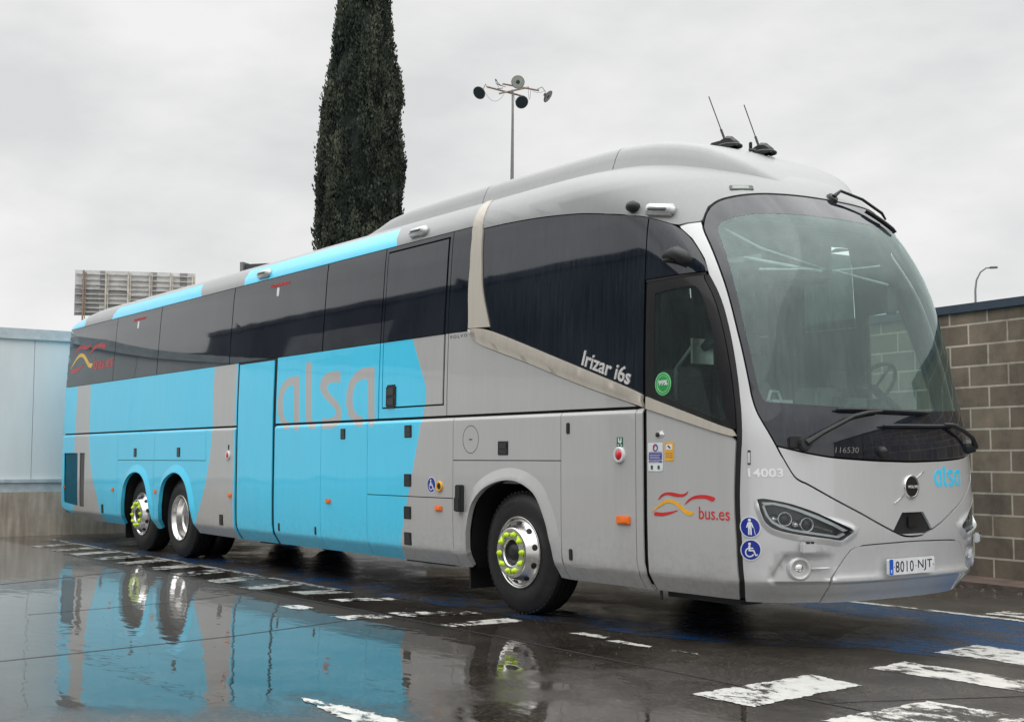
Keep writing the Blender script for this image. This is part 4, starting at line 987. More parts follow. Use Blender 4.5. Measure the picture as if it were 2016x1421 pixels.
bumper = patch('bumper_panel', bp2, 'silver', coach, off=bump_off, thick=.03, rows=(.510,))

# ---- headlights
def mirq(p): return [(2*Q-a, b) for a, b in p][::-1]
for mir in (0, 1):
    fx = mirq if mir else (lambda p: list(p))
    hl = patch('headlight', dens(fx(HL), .05), 'black_gloss', coach, off=-.055, thick=.001)
    # bowl wall
    ring_o = np.array(fx(HL)); n = len(ring_o); a_ = MP(ring_o[:, 0], ring_o[:, 1], .010); b2_ = MP(ring_o[:, 0], ring_o[:, 1], -.056)
    mesh_obj('bowl', list(a_)+list(b2_), [(i, (i+1) % n, n+(i+1) % n, n+i) for i in range(n)], 'black_gloss', hl)
    def strip_(name, up_, dn_, mat, off):
        patch(name, dens(fx(up_+dn_[::-1]), .03), mat, hl, off=off, thick=.02, grid=False)  # guides sit near the lens
    strip_('light_guide', [(.44, 1.022), (.548, 1.022), (.663, 1.003), (.774, .976), (.917, .930), (1.056, .872), (1.150, .826)], [(.455, 1.000), (.54, 1.006), (.655, .987), (.765, .958), (.905, .911), (1.045, .855), (1.112, .820)], 'lamp_white', -.004)
    strip_('light_guide', [(.440, .998), (.470, .93), (.52, .882), (.60, .848), (.70, .828), (.84, .808), (.98, .790), (1.075, .776), (1.13, .80)], [(.462, .998), (.492, .935), (.535, .895), (.61, .865), (.70, .842), (.84, .823), (.98, .805), (1.068, .792), (1.11, .812)], 'lamp_white', -.006)
    for q_, v_ in ((.645, .908), (.835, .870)):
        q2 = 2*Q-q_ if mir else q_; m = MB(); M = prim(m, q2, v_, -.05)
        m.lathe([(.050, 0), (.050, .022), (.045, .028), (.040, .016)], 28, 0, M); m.lathe([(.040, .014), (.036, .024), (.026, .032), (.012, .036), (.0005, .037)], 28, 1, M); m.box((-.10, -.030, .0), (-.045, .030, .014), 0, M, .006)
        m.build('projector', ['chrome', 'chrome_lens'] if 'chrome_lens' in MT else ['chrome', 'black_gloss'], hl, True)
    q2 = 2*Q-.97 if mir else .97; m = MB(); M = prim(m, q2, .842, -.045); m.tube([M @ Vector((-.07, .017, .012)), M @ Vector((.07, -.02, .012))], .006, 6); m.build('reflector_bar', 'chrome', hl)
    patch('lens_cover', dens(fx(shrink(HL, .004)), .05), 'lens_glass', hl, off=.002, thick=.001)
    # washer nozzle, fog lamp
    q2 = 2*Q-.80 if mir else .80; m = MB(); M = prim(m, q2, .728, .004)
    m.box((-.045 if not mir else -.065, -.045, .01), (.065 if not mir else .045, .03, .056), 0, M, .010)
    m.box((-.01, .022, .035), (.015, .034, .055), 1, M); m.box((.025, .022, .035), (.045, .034, .055), 1, M); m.build('washer_nozzle', ['silver', 'black_plastic'], coach)
    q2 = 2*Q-.765 if mir else .765; m = MB(); M = prim(m, q2, .572, -.022)
    m.lathe([(.088, .005), (.076, .028), (.066, .034), (.058, .030), (.054, .004), (.054, -.03)], 36, 0, M); m.lathe([(.054, -.010), (.036, -.012)], 32, 2, M); m.lathe([(.038, -.012), (.036, .006), (.028, .014), (.0005, .016)], 32, 1, M)
    m.box((-.026, -.004, 0), (.026, .004, .012), 0, M); s_ = -1 if mir else 1; m.tube([M @ Vector((s_*.08, .0, .018)), M @ Vector((s_*.20, .003, .020)), M @ Vector((s_*.235, .004, .012))], [.010, .008, .002], 8, 0)
    m.build('fog_lamp', ['silver', 'chrome', 'black_plastic'], coach, True)

# ---- number plate, badges, lettering
M = Matrix.Translation((3.112, -.075, .566)) @ Matrix.Rotation(R(90), 4, 'Z') @ Matrix.Rotation(R(90), 4, 'X')
def flat(name, polys, mat, parent, z=.0, tris=None, th=.002, M=M):
    m = MB()
    for v2, f in ([tris] if tris else [tri2d(p)[:2] for p in polys]):
        k = len(v2); V = [M @ Vector((x, y, z+th)) for x, y in v2]+[M @ Vector((x, y, z)) for x, y in v2]; F = [tuple(int(i) for i in t) for t in f]; e = {}
        for t in f:
            for a_, b_ in ((t[0], t[1]), (t[1], t[2]), (t[2], t[0])): e[(int(a_), int(b_))] = 1
        F += [(a_+k, b_+k, b_, a_) for a_, b_ in e if (b_, a_) not in e]; m.add(V, F)
    return m.build(name, mat, parent)
plate = flat('number_plate', [rrect(-.26, -.055, .26, .055, .01)], 'plate_white', coach, -.02, th=.022)
flat('country_strip', [rrect(-.258, -.053, -.215, .053, .008)], 'plate_blue', plate, .002, th=.0012)
v_, f_ = text_tris('E', .014, .022, .02); flat('country_letter', None, 'plate_white', plate, .0032, (v_+[-.243, -.04], f_), .0008)
v_, f_ = text_tris('8010', .205, .077, .004, space=1.12); flat('registration', None, 'black', plate, .002, (v_+[-.19, -.0385], f_), .0012)
v_, f_ = text_tris('NJT', .165, .077, .004, space=1.1); flat('registration', None, 'black', plate, .002, (v_+[.065, -.0385], f_), .0012)
for x_ in (.040, -.2005, .2425): flat('plate_screw', [rrect(x_-.005, -.005, x_+.005, .005, .004)], 'red_dim', plate, .002, th=.0015)

m = MB(); M = prim(m, 1.597, 1.12, .004); m.lathe([(.083, 0), (.083, .012), (.077, .016), (.070, .012)], 40, 0, M); m.lathe([(.070, .010), (.0005, .012)], 40, 1, M)
a_ = M @ Vector((-.08, -.055, .004)); b2_ = M @ Vector((-.20, -.115, .004)); m.tube([a_, b2_], .003, 5, 0); a_ = M @ Vector((.06, .06, .004)); b2_ = M @ Vector((.165, .115, .004)); m.tube([a_, b2_], .003, 5, 0)
bg_ = m.build('round_badge', ['chrome', 'black_gloss'], hh_, True)
v_, f_ = text_tris('VOLVO', .12, .020, .03, space=1.2); decal('badge_lettering', None, 1.6, 1.11, 'plate_white', bg_, off=.018, tris=(v_-[.06, 0], f_))
# the front cyan operator name from the same letterforms
al = np.concatenate([np.array(l) for l in alsa]); lo_, hi_ = al.min(0), al.max(0)
fr = [[((x-lo_[0])/(hi_[0]-lo_[0])*.40, (z-lo_[1])/(hi_[1]-lo_[1])*.150) for x, z in l] for l in alsa]
def fat(l, d): return shrink(l, -d)
decal('operator_name', [fat(l, .004) for l in fr], 1.752, 1.118, 'cyan', hh_, off=.0055)
t_ = text_tris('14003', .235, .060, .02); decal('fleet_number', None, .330, 1.192, 'white_print', front, off=.008, tris=t_)
t_ = text_tris('116530', .20, .038, -.02, shear=.15); decal('chalk_number', None, 1.07, 1.36, 'letter_grey', coach, off=.006, tris=t_)
m = MB(); M = prim(m, .348, 1.327, .006); m.box((-.016, -.055, -.01), (.016, .055, .004), 0, M, .006); m.box((-.008, -.04, .002), (.008, .035, .008), 1, M, .004); m.build('key_slot', ['black_plastic', 'badge_metal'], front)
# model lettering on the front side glass
v_, f_ = text_tris('Irizar i6s', .60, .125, .012); v_ = rot2(v_, -math.atan2(2.057-1.869, 1.479-.906)); decal('model_lettering', None, qx(.906, 2.075), 2.062, 'badge_metal', coach, off=.008, thick=.008, tris=(v_, f_))
v_, f_ = text_tris('VOLVO', .28, .030, .0, space=1.5); decal('maker_lettering', None, qx(-1.015, 2.428), 2.418, 'black_plastic', coach, off=.002, tris=(v_, f_))
# wave logos
waves = [[(1.802,1.015),(1.835,1.053),(1.892,1.072),(1.964,1.073),(2.02,1.065),(2.076,1.066),(2.115,1.084),(2.096,1.059),(2.048,1.043),(1.978,1.044),(1.907,1.054),(1.856,1.045)],[(2.078,0.989),(2.117,1.026),(2.172,1.051),(2.24,1.062),(2.307,1.061),(2.375,1.047),(2.359,1.018),(2.293,1.035),(2.226,1.036),(2.158,1.027),(2.117,1.009)],[(1.772,0.926),(1.833,0.924),(1.919,0.932),(2.011,0.947),(1.933,0.917),(1.847,0.899),(1.76,0.901)],[(1.731,0.922),(1.805,0.977),(1.877,1.014),(1.935,1.021),(1.991,1.009),(2.047,0.98),(2.102,0.948),(2.166,0.938),(2.142,0.913),(2.088,0.923),(2.033,0.955),(1.977,0.987),(1.92,0.998),(1.863,0.986),(1.79,0.952)]]
def smooth_loop(l):
    k = len(l); q = cat(l[-2:]+l+l[:3], 4); return q[8:8+4*k]
waves = [smooth_loop(w) for w in waves]
def wave(x0, z0, sx, sz, par, red, yel, off):
    q0 = qx(x0, z0)
    decal('wave_emblem', [[((x-1.731)*sx, (z-.899)*sz) for x, z in w] for w in waves[:3]], q0, z0, red, par, off=off)
    decal('wave_emblem', [[((x-1.731)*sx, (z-.899)*sz) for x, z in waves[3]]], q0, z0, yel, par, off=off)
wave(1.731, .899, 1, 1, fd, 'red_print', 'yellow_print', .0105)
t_ = text_tris('bus.es', .29, .088, .0); decal('web_lettering', None, qx(2.222, .892), .892, 'red_print', fd, off=.0105, tris=t_)
wave(-12.33, 2.70, 2.60, 2.45, coach, 'red_dim', 'yellow_dim', .002)
t_ = text_tris('bus.es', .86, .20, .02); decal('web_lettering', None, qx(-11.12, 2.69), 2.69, 'red_dim', coach, off=.002, tris=t_)

# ---- stickers
def sticker(poly, q0, v0, mat, par, off, name): return decal(name, poly if isinstance(poly[0], list) else [poly], q0, v0, mat, par, off=off)
def pictogram(kind, q0, v0, r_, par, off):
    w = sticker(circ(r_), q0, v0, 'plate_white', par, off, 'access_sticker'); sticker(circ(r_*.90), q0, v0, 'blue_print', w, off+.001, 'sticker_disc')
    if kind == 'wheelchair':
        P = [circ(.13, 12, -.12, .56), [(-.22, .42), (-.02, .42), (-.04, .22), (.24, .22), (.24, .10), (-.03, .10), (-.03, .02), (.32, .02), (.52, -.42), (.66, -.36), (.70, -.46), (.46, -.58), (.24, -.12), (-.20, -.12)]]
        arc = [(-.08+.46*math.cos(R(a)), -.22+.46*math.sin(R(a))) for a in range(110, 345, 15)]+[(-.08+.34*math.cos(R(a)), -.22+.34*math.sin(R(a))) for a in range(335, 105, -15)]; P.append(arc)
    else:
        P = [circ(.14, 12, -.02, .66), [(-.14, .48), (.12, .48), (.20, .40), (.34, -.02), (.24, -.08), (.14, .16), (.14, -.72), (.02, -.72), (-.01, -.14), (-.05, -.14), (-.07, -.72), (-.20, -.72), (-.18, .16), (-.26, -.06), (-.37, -.02), (-.22, .40)], [(.33, -.06), (.37, -.06), (.50, -.72), (.45, -.72)]]
    sticker([[(x*r_, y*r_) for x, y in p] for p in P], q0, v0, 'plate_white', w, off+.002, 'pictogram')
pictogram('stick', .319, .852, .073, front, .009); pictogram('wheelchair', .322, .698, .073, front, .009)
pictogram('wheelchair', qx(-1.27, 1.071), 1.071, .075, d3, .0135)
m = MB(); M = prim(m, qx(-1.125, 1.06), 1.06, .012); m.lathe([(.048, 0), (.050, .012), (.040, .020), (.030, .014)], 24, 0, M); m.lathe([(.030, .012), (.0005, .012)], 24, 1, M); m.build('socket_ring', ['yellow_print', 'black_plastic'], d3, True)
w = sticker(rrect(1.70-1.78, -.105, .078, .105, .008), qx(1.778, 1.33), 1.33, 'plate_white', fd, .0105, 'notice_sticker')
q_ = qx(1.778, 1.33)
sticker([rrect(-.072, -.022, .070, .026, .004), rrect(-.072, -.042, .070, -.027, .003), rrect(-.072, -.010+.039, .070, .036, .002)], q_, 1.33, 'violet_print', w, .0118, 'notice_band')
ring_ = tri2d(circ(.028, 20, 0, .068), [circ(.016, 20, 0, .066)])[:2]; decal('notice_emblem', None, q_, 1.33, 'violet_print', w, off=.0118, tris=ring_)
sticker([[(-.03, .05), (-.005, .09), (.0, .085), (-.018, .052)]], q_, 1.33, 'red_print', w, .0125, 'notice_emblem')
sticker([rrect(-.05, -.092, -.028, -.062, .004), rrect(.022, -.09, .046, -.062, .004)], q_, 1.33, 'green_dark', w, .0118, 'notice_emblem')
for i, z in enumerate((.014, .002, -.010, -.036)):
    sticker(rrect(-.062, z-.002, .055-.01*(i % 2), z+.0015, .001), q_, 1.33, 'plate_white', w, .0128, 'notice_text')
q_ = qx(1.925, 1.37)
w = sticker(rrect(-.048, -.068, .048, .068, .004), q_, 1.37, 'yellow_print', fd, .0105, 'cctv_sticker'); sticker(rrect(-.034, .012, .032, .052, .003), q_, 1.37, 'plate_white', w, .0118, 'sticker_field'); sticker([(-.018, .038), (.012, .020), (.018, .028), (-.010, .046)], q_, 1.37, 'black', w, .0128, 'camera_symbol')
for z in (-.012, -.028, -.042): sticker(rrect(-.038, z-.003, .036, z+.002, .001), q_, 1.37, 'rust_steel', w, .0118, 'sticker_text')
w = sticker(rrect(-.036, -.036, .036, .036, .004), qx(1.385, 1.44), 1.445, 'green_dark', d5, .0135, 'exit_sticker')
sticker([[(-.02, .03), (-.02, -.004), (.0, -.004), (.0, -.02), (.02, .0), (.02, .03), (.008, .03), (.008, .008), (-.008, .008), (-.008, .03)], circ(.007, 8, -.018, -.024), circ(.007, 8, .016, -.026)], qx(1.385, 1.44), 1.445, 'plate_white', w, .0145, 'exit_symbol')
def button(x, z, par, r_=.062):
    m = MB(); M = prim(m, qx(x, z), z, .012); m.lathe([(r_, 0), (r_*1.0, .014), (r_*.86, .022), (r_*.62, .016)], 32, 0, M); m.lathe([(r_*.62, .014), (r_*.55, .020), (.0005, .024)], 32, 1, M); m.box((-r_*.1, -r_*.6, .018), (r_*.1, r_*.6, .026), 1, M, .002); m.build('emergency_button', ['plate_white', 'red_plastic'], par, True)
button(1.383, 1.346, d5); button(-5.862, 1.35, coach, .055)
sticker(rrect(-.02, -.03, .02, .03, .01), qx(-5.857, 1.45), 1.45, 'black', coach, .0135, 'exit_sticker')
w = sticker(circ(.088, 36), qx(1.86, 1.86), 1.868, 'green_print', fd, .004, 'round_eco_sticker'); v2, f2, _ = tri2d(circ(.082, 36), [circ(.060, 36)]); decal('sticker_ring', None, qx(1.86, 1.86), 1.868, 'sticker_pale' if 'sticker_pale' in MT else 'plate_white', w, off=.0052, tris=(v2, f2))
v2, f2, _ = tri2d(circ(.078, 36), [circ(.064, 36)]); decal('sticker_ring', None, qx(1.86, 1.86), 1.868, 'green_print', w, off=.0062, tris=(v2, f2))
v_, f_ = text_tris('99%', .098, .040, .03); decal('sticker_text', None, qx(1.86, 1.86), 1.868, 'plate_white', w, off=.0065, tris=(v_-[.049, .012], f_))
m = MB(); M = prim(m, qx(1.825, 1.495), 1.495, .008); m.box((-.045, -.024, -.01), (.045, .024, .003), 0, M, .012); m.lathe([(.018, .002), (.018, .012), (.0005, .013)], 16, 1, Matrix(M) @ Matrix.Translation((-.018, 0, 0))); m.build('door_lock', ['badge_metal', 'black_plastic'], fd, True)
# side marker lamps
for x, z, w_, h_, par in ((-12.315, .845, .06, .045, rc), (-9.985, .849, .075, .05, rc), (-8.265, .855, .075, .05, coach), (-5.788, .864, .085, .045, coach), (-3.275, .866, .10, .045, d2), (-1.14, .858, .115, .048, d4), (1.425, .852, .155, .062, d5)):
    m = MB(); M = prim(m, qx(x, z), z, .012); m.box((-w_/2, -h_/2, -.005), (w_/2, h_/2, .020), 0, M, .008); m.box((-w_*.1, -h_*.3, .015), (w_*.38, h_*.3, .026), 0, M, .004); m.build('side_marker_lamp', 'orange_lens', par)

# ---- roof
roofliv = []
def RV(x, z):                                      # (x, true height) on the shoulder -> (q, v)
    v = float(np.interp(z, TZ, TV)) if z > 3.43 else z; return (qx(x, v), v)
roofliv.append(([RV(x, z) for x, z in dens([(XR, 3.40), (-11.80, 3.40), (-11.82, 3.50), (-12.0, 3.62), (-12.22, 3.70), (XR, 3.70)], .15)], 1))
roofliv.append(([RV(x, z) for x, z in dens([(-10.49, 3.40), (-10.50, 3.624), (-7.26, 3.632), (-6.96, 3.40)], .2)], 1))
roofliv.append(([RV(x, z) for x, z in dens([(-5.66, 3.40), (-5.83, 3.644), (-2.24, 3.648), (-2.04, 3.40)], .2)], 1))
vt = [float(v) for v in np.linspace(3.437, VMAX-.002, 14)]
rear_out = [(qx(-.737, v), v) for v in vt]+[(qx(x, vt[-1]), vt[-1]) for x in (-3, -6, -9, -11, -12, -12.5)]+[(qx(XE, v), v) for v in vt[::-1]]+[(qx(x, 3.437), 3.437) for x in (-12.5, -12.2, -11.8, -11.2, -10, -9, -7, -5, -3, -1.5)]
patch('roof_shell', rear_out, ['silver_roof_dimmed', 'cyan'], coach, regions=roofliv, off=.006, thick=.03, both=True)
# front shell: from the pillar trim round the dome, its lower edge following the glass
fa = cat([(x, z) for x, z in archtop], 4); lowedge = [(qx(x, z+.008), z+.008) for x, z in fa if x < 1.43]
lowedge += [(a, b+.008) for a, b in archq[6:] if b > 3.062]+[(.33, 3.055), (.400, 3.062), (.497, 3.064), (.520, 3.075), (.575, 3.128), (.634, 3.180)]
lowedge += [(q, v+.009) for q, v in T_[2:]]
side_up = [(qx(-.575, 3.43)+0, 3.43), QV(-.585, 3.52), QV(-.625, 3.63), QV(-.69, 3.74), QV(-.72, 3.80), QV(-.74, 3.9), QV(-.74, 4.1), QV(-.74, 4.3), QV(-.74, VMAX-.002)]
topl = [(q, VMAX-.002) for q in list(np.linspace(side_up[-1][0], 0, 6))[1:]+list(np.linspace(.1, 1.6, 14))]
fo = clean([(qx(-.555, 3.39), 3.39)]+side_up+topl+[(1.6, 4.3), (1.6, 4.0), (1.6, 3.7), (1.6, 3.5)]+lowedge[::-1])
def crown(q, v):                                   # soft second swelling along the front side roof
    return .006+.0*np.asarray(q)
patch('roof_front_shell', dens(fo, .06), 'silver_roof_dimmed', coach, off=crown, thick=.03, both=True)

# raised centre fairing (loft of cross sections), in three pieces with fine joints
def lin(x, T): return float(np.interp(x, [t[0] for t in T], [t[1] for t in T]))
fT = pchip([-3.7, -3.4, -3.15, -2.85, -2.4, -1, .3, .75, 1.2, 1.64, 2.0, 2.2, 2.32, 2.41], [3.74, 3.77, 3.83, 3.915, 3.955, 3.972, 3.968, 3.958, 3.924, 3.83, 3.65, 3.495, 3.38, 3.295])
fB = pchip([-3.7, .8, 1.2, 1.6, 1.9, 2.2, 2.41], [3.70, 3.70, 3.645, 3.565, 3.47, 3.34, 3.27])
fY = pchip([-3.7, 1.2, 1.6, 1.9, 2.1, 2.25, 2.34, 2.38, 2.405], [.90, .90, .86, .78, .66, .50, .36, .25, .12])
def fsec(x, n=17):
    b, z0, z1 = float(fY(x)), float(fB(x)), float(fT(x)); h = max(z1-z0, .01); P = []
    sh = [(1.0, 0), (.985, .10), (.955, .40), (.92, .66), (.885, .80), (.84, .875), (.77, .92), (.66, .952), (.5, .975), (.33, .99), (.16, .997), (0, 1)]
    return [(b*s, z0+h*t) for s, t in sh]
def floft(name, x0, x1, n):
    xs0 = np.linspace(x0, x1, n); V = []; k = 0
    for x in xs0:
        s = fsec(x); row = [(x, -y, z) for y, z in s]+[(x, y, z) for y, z in s[-2::-1]]; V += row; k = len(row)
    F = [(i*k+j, (i+1)*k+j, (i+1)*k+j+1, i*k+j+1) for i in range(n-1) for j in range(k-1)]
    F.append(tuple(range(k))[::-1]); F.append(tuple((n-1)*k+j for j in range(k)))
    o = mesh_obj(name, V, F, 'silver_roof_dimmed', coach); o.data.polygons[len(F)-1].use_smooth = False; o.data.polygons[len(F)-2].use_smooth = False
    bm = bmesh.new(); bm.from_mesh(o.data); bmesh.ops.recalc_face_normals(bm, faces=bm.faces)
    for e in bm.edges:
        if len(e.link_faces) == 2 and e.calc_face_angle(0) > R(40): e.smooth = False
    bm.to_mesh(o.data); bm.free(); return o
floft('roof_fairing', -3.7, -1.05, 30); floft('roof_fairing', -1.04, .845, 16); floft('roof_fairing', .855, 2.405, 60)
m = MB(); m.box((-1.06, -.8, 3.7), (-1.03, .8, 3.90)); m.box((.83, -.8, 3.68), (.87, .8, 3.88)); m.build('fairing_joint', 'black', coach)

# roof-edge lamps
def roof_lamp(x, z, s=1., tilt=0.):
    q, v = RV(x, z); m = MB(); M = prim(m, q, v, .0) @ Matrix.Rotation(tilt, 4, 'Z')
    m.box((-.125*s, -.045*s, -.02), (.125*s, .04*s, .055*s), 0, M, .016*s); m.box((-.095*s, -.028*s, .045*s), (.085*s, .002*s, .062*s), 1, M, .010*s); m.build('roof_marker_lamp', ['silver', 'dash_grey'], coach, True)
roof_lamp(-1.691, 3.517, 1.1); roof_lamp(-5.139, 3.508, 1.15); roof_lamp(1.749, 3.188, 1.05, -.16)
m = MB(); M = prim(m, *RV(1.475, 3.252), .0); m.lathe([(.045, -.01), (.042, .05), (.025, .07), (.0005, .074)], 16, 0, M @ Matrix.Scale(1.3, 4, (1, 0, 0))); m.build('side_camera', 'black_plastic', coach, True)
m = MB(); M = prim(m, .985, 3.342, .006); m.box((-.09, -.03, -.02), (.09, .03, .003), 1, M, .006); m.box((-.07, -.02, .0), (.055, .018, .006), 0, M, .004); m.build('front_marker_lamp', ['lamp_lens', 'dash_grey'], coach)
# mirror camera over the door
m = MB(); M = prim(m, .15, 2.765, .0)
m.tube([M @ Vector(p) for p in ((-.14, .055, .01), (-.05, .05, .07), (.08, .03, .12), (.16, -.02, .13), (.20, -.05, .10))], [.014, .030, .050, .052, .02], 12); m.tube([M @ Vector(p) for p in ((-.14, .03, .0), (-.06, .02, .04), (.03, .0, .08))], [.014, .02, .025], 10); m.build('mirror_camera', 'black_plastic', coach, True)

# ---- antennas
def antenna(x, y, zr, h, lean):
    m = MB(); z = zr
    P = [(-.07, .0, .075), (-.02, 0, .07), (.03, 0, .05), (.075, 0, .012), (.085, 0, 0)]
    prof = [(-.10, -.02), (-.085, .075), (-.03, .095), (.03, .08), (.075, .04), (.10, -.02)]
    V = []; n = len(prof)
    for yy, s in ((-.034, .75), (0, 1), (.034, .75)):
        V += [(x+a, y+yy*(1 if s < 1 else 0), z+b*s) for a, b in prof]
    F = [(i, i+1, n+i+1, n+i) for i in range(n-1)]+[(n+i, n+i+1, 2*n+i+1, 2*n+i) for i in range(n-1)]+[tuple(range(n))[::-1], tuple(2*n+i for i in range(n))]; m.add(V, F)
    m.lathe([(.10, 0), (.10, .012), (.09, .02)], 20, 0, Matrix.Translation((x, y, z-.008)) @ Matrix.Scale(1.1, 4, (1, 0, 0)))
    m.tube([(x-.05, y, z+.06), (x-.05-lean*.25, y, z+.06+h*.25)], .010, 6); m.tube([(x-.05-lean*.25, y, z+.06+h*.25), (x-.05-lean, y, z+.06+h)], .0045, 6); m.build('antenna', 'black_plastic', coach)
antenna(1.57, -.25, 3.862, .41, .18); antenna(1.74, -.03, 3.805, .39, .16)
m = MB(); m.box((1.36, -.27, 3.88), (1.50, -.2, 3.93), bev=.01); m.build('gps_fin', 'black_plastic', coach)
m = MB(); m.box((1.655, -.12, 3.82), (1.685, -.10, 3.90), bev=.006); m.tube([(1.66, -.11, 3.84), (1.74, -.11, 3.815)], .015, 6); m.build('shark_fin_aerial', 'black_plastic', coach)

# ---- wipers
def wiper(name, pts, blade, arm_r=.016):
    m = MB(); P = [Vector(MP(np.array(q), np.array(v), o)) for q, v, o in pts]; m.tube(P, [arm_r*1.5]+[arm_r]*(len(P)-2)+[arm_r*.7], 8)
    B = [Vector(MP(np.array(q), np.array(v), .035)) for q, v in blade]; B2 = [Vector(MP(np.array(q), np.array(v), .012)) for q, v in blade]
    n = len(B); m.tube(B, [.006]+[.014]*(n-2)+[.006], 6)
    m.add(B+B2, [(i, i+1, n+i+1, n+i) for i in range(n-1)]); c = P[0]; m.tube([c, Vector(MP(np.array(pts[0][0]), np.array(pts[0][1]), 0.))], [.04, .055], 12)
    m.build(name, 'black_plastic', coach)
wiper('windscreen_wiper', [(.825, 1.42, .06), (.95, 1.485, .065), (1.21, 1.60, .06), (1.33, 1.63, .05), (1.437, 1.645, .04)], [(q, v) for q, v in zip(np.linspace(1.114, 1.759, 14), np.interp(np.linspace(0, 1, 14), [0, .5, 1], [1.655, 1.655, 1.650]))])
wiper('windscreen_wiper', [(2.36, 1.41, .06), (2.25, 1.47, .065), (2.08, 1.52, .06), (1.95, 1.56, .05), (1.85, 1.565, .04)], [(q, v) for q, v in zip(np.linspace(1.433, 2.08, 14), np.interp(np.linspace(0, 1, 14), [0, .5, 1], [1.546, 1.553, 1.566]))])
wiper('windscreen_wiper', [(1.60, 3.315, .03), (1.63, 3.34, .07), (1.78, 3.30, .07), (1.95, 3.22, .06), (2.0, 3.19, .04)], [(q, v) for q, v in zip(np.linspace(1.78, 2.035, 8), np.linspace(3.23, 3.09, 8))], .012)
m = MB(); M = prim(m, .80, 1.415, .004); m.box((-.09, -.03, -.005), (.06, .055, .014), 0, M, .01); m.build('wiper_recess', 'black', coach)
m = MB(); M = prim(m, 1.416, 1.37, .004); m.lathe([(.038, 0), (.036, .025), (.02, .045), (.0005, .05)], 16, 0, M); m.build('front_camera', 'black_plastic', coach, True)

# ---- inner shell and closing faces
XWELL = []
# behind the skin, leaving windscreen, door pane and wheel openings free
def inset(poly, d): return poly
arF = [(x, z) for x, z in ar_f]; 
def grow(poly, c, k): return [(c[0]+(x-c[0])*k, z if z < .4 else c[1]+(z-c[1])*k) for x, z in poly]
lowshell = [(XE, .60), (-12.05, .46), (-11.1, .36), (-9.78, .36)]+[p for p in grow(ar_t, (-9.05, .5), 1.03) if p[1] > .36]+[(-8.36, .36), (-8.30, .36)]+[p for p in grow(ar_d, (-7.57, .5), 1.03) if p[1] > .36]+[(-6.85, .36), (-.78, .36)]+[p for p in grow(ar_f, (-.07, .5), 1.03) if p[1] > .36]+[(.62, .36), (1.655, .36), (1.655, 3.12), (1.655, 3.42), (XE, 3.42)]
ls = X(lowshell, .15)
ls = ls[:-1]
bsh = patch('body_shell', ls, 'black', coach, off=-.030, thick=.005)
farshell = [p for p in lowshell if p[1] < 2] 
farshell = farshell[:-1]+[(1.655, .36), (1.655, 2.46), (-3.3, 2.46), (-3.3, 3.42), (XE, 3.42)]
fs_ = []
for p in farshell:
    if not fs_ or math.hypot(p[0]-fs_[-1][0], p[1]-fs_[-1][1]) > 1e-4: fs_.append(p)
patch('body_shell', [(2*Q-a, b) for a, b in X(fs_, .15)][::-1], 'black', coach, off=-.030, thick=.005)
fsh = [(qx(1.655, .345), .345)]+[(q, .345) for q in np.linspace(-.5, 3.7, 60)]+[(3.2-qx(1.655, 3.40), 3.40)]
doorh = [(q, v) for q, v in hole]
fr_out = [(q, .345) for q in np.linspace(qx(1.655, .345), 1.6, 30)]+[(1.6, v) for v in np.arange(.5, 1.66, .1)]+[(q, v-.012) for q, v in Cb[::-1]]+[(q-.012, v) for q, v in Cl[::-1]]+[(q, v+.012) for q, v in Ct]+[(1.6, 3.2), (1.6, 3.285)]+[(q, 3.285) for q in np.linspace(1.5, .1, 24)]+[(qx(1.655, v), v) for v in (3.285, 3.0, 2.6, 2.2, 1.8, 1.4, 1.0, .7, .5, .42)]
patch('front_shell', clean(fr_out), 'black', coach, holes=[doorh], off=-.062, thick=.002, both=True)
# closing faces of the far (left) side and the rear
patch('far_side_skin', [(2*Q-a, b) for a, b in X([(XE, .56), (-11.2, .35), (-9.9, .35), (-9.7, 1.1), (-8.4, 1.1), (-8.3, .35), (-8.2, 1.1), (-6.95, 1.1), (-6.85, .35), (-.8, .35), (-.65, 1.1), (.45, 1.1), (.6, .35), (1.64, .35), (1.64, 2.46), (XE, 2.46)], .12)][::-1], 'cyan', coach, thick=.01)
patch('far_side_windows', [(2*Q-a, b) for a, b in X([(XR+.03, 2.475), (-3.3, 2.475), (-3.3, 3.43), (XR+.03, 3.43)], .12)][::-1], 'dark_glass', coach, thick=.008)
patch('far_saloon_window', [(2*Q-a, b) for a, b in X([(-3.28, 2.475), (-.85, 2.475), (-.85, 3.40), (-3.28, 3.40)], .12)][::-1], 'saloon_glass', coach, thick=.001)
patch('far_saloon_window', [(2*Q-a, b) for a, b in X([(-.4, 2.475), (1.60, 2.475), (1.60, 3.10), (.9, 3.26), (-.4, 3.36)], .12)][::-1], 'saloon_glass', coach, thick=.001)
patch('far_pillar', [(2*Q-a, b) for a, b in X([(-.84, 2.47), (-.41, 2.47), (-.41, 3.43), (-.84, 3.43)], .12)][::-1], 'beige', coach, thick=.02)
patch('driver_window', [(2*Q-a, b) for a, b in hole][::-1], 'door_glass', coach, thick=.001)
ol2 = [(qx(1.645, 2.672), 2.672)]+[(q, 2.672) for q in np.linspace(-.15, .33, 8)]
nd = [(qx(1.645, z), z) for z in (.35, .6, 1.0, 1.6, 2.2, 2.672, 3.0, 3.142)]+list(archq)+[(q+.02, v) for q, v in sqc]+[(q, .35) for q in np.linspace(.2, -.6, 8)]
patch('driver_side_panel', [(2*Q-a, b) for a, b in clean(nd)][::-1], 'silver_side', coach, holes=[[(2*Q-a, b) for a, b in hole][::-1]], off=.001, thick=.02)
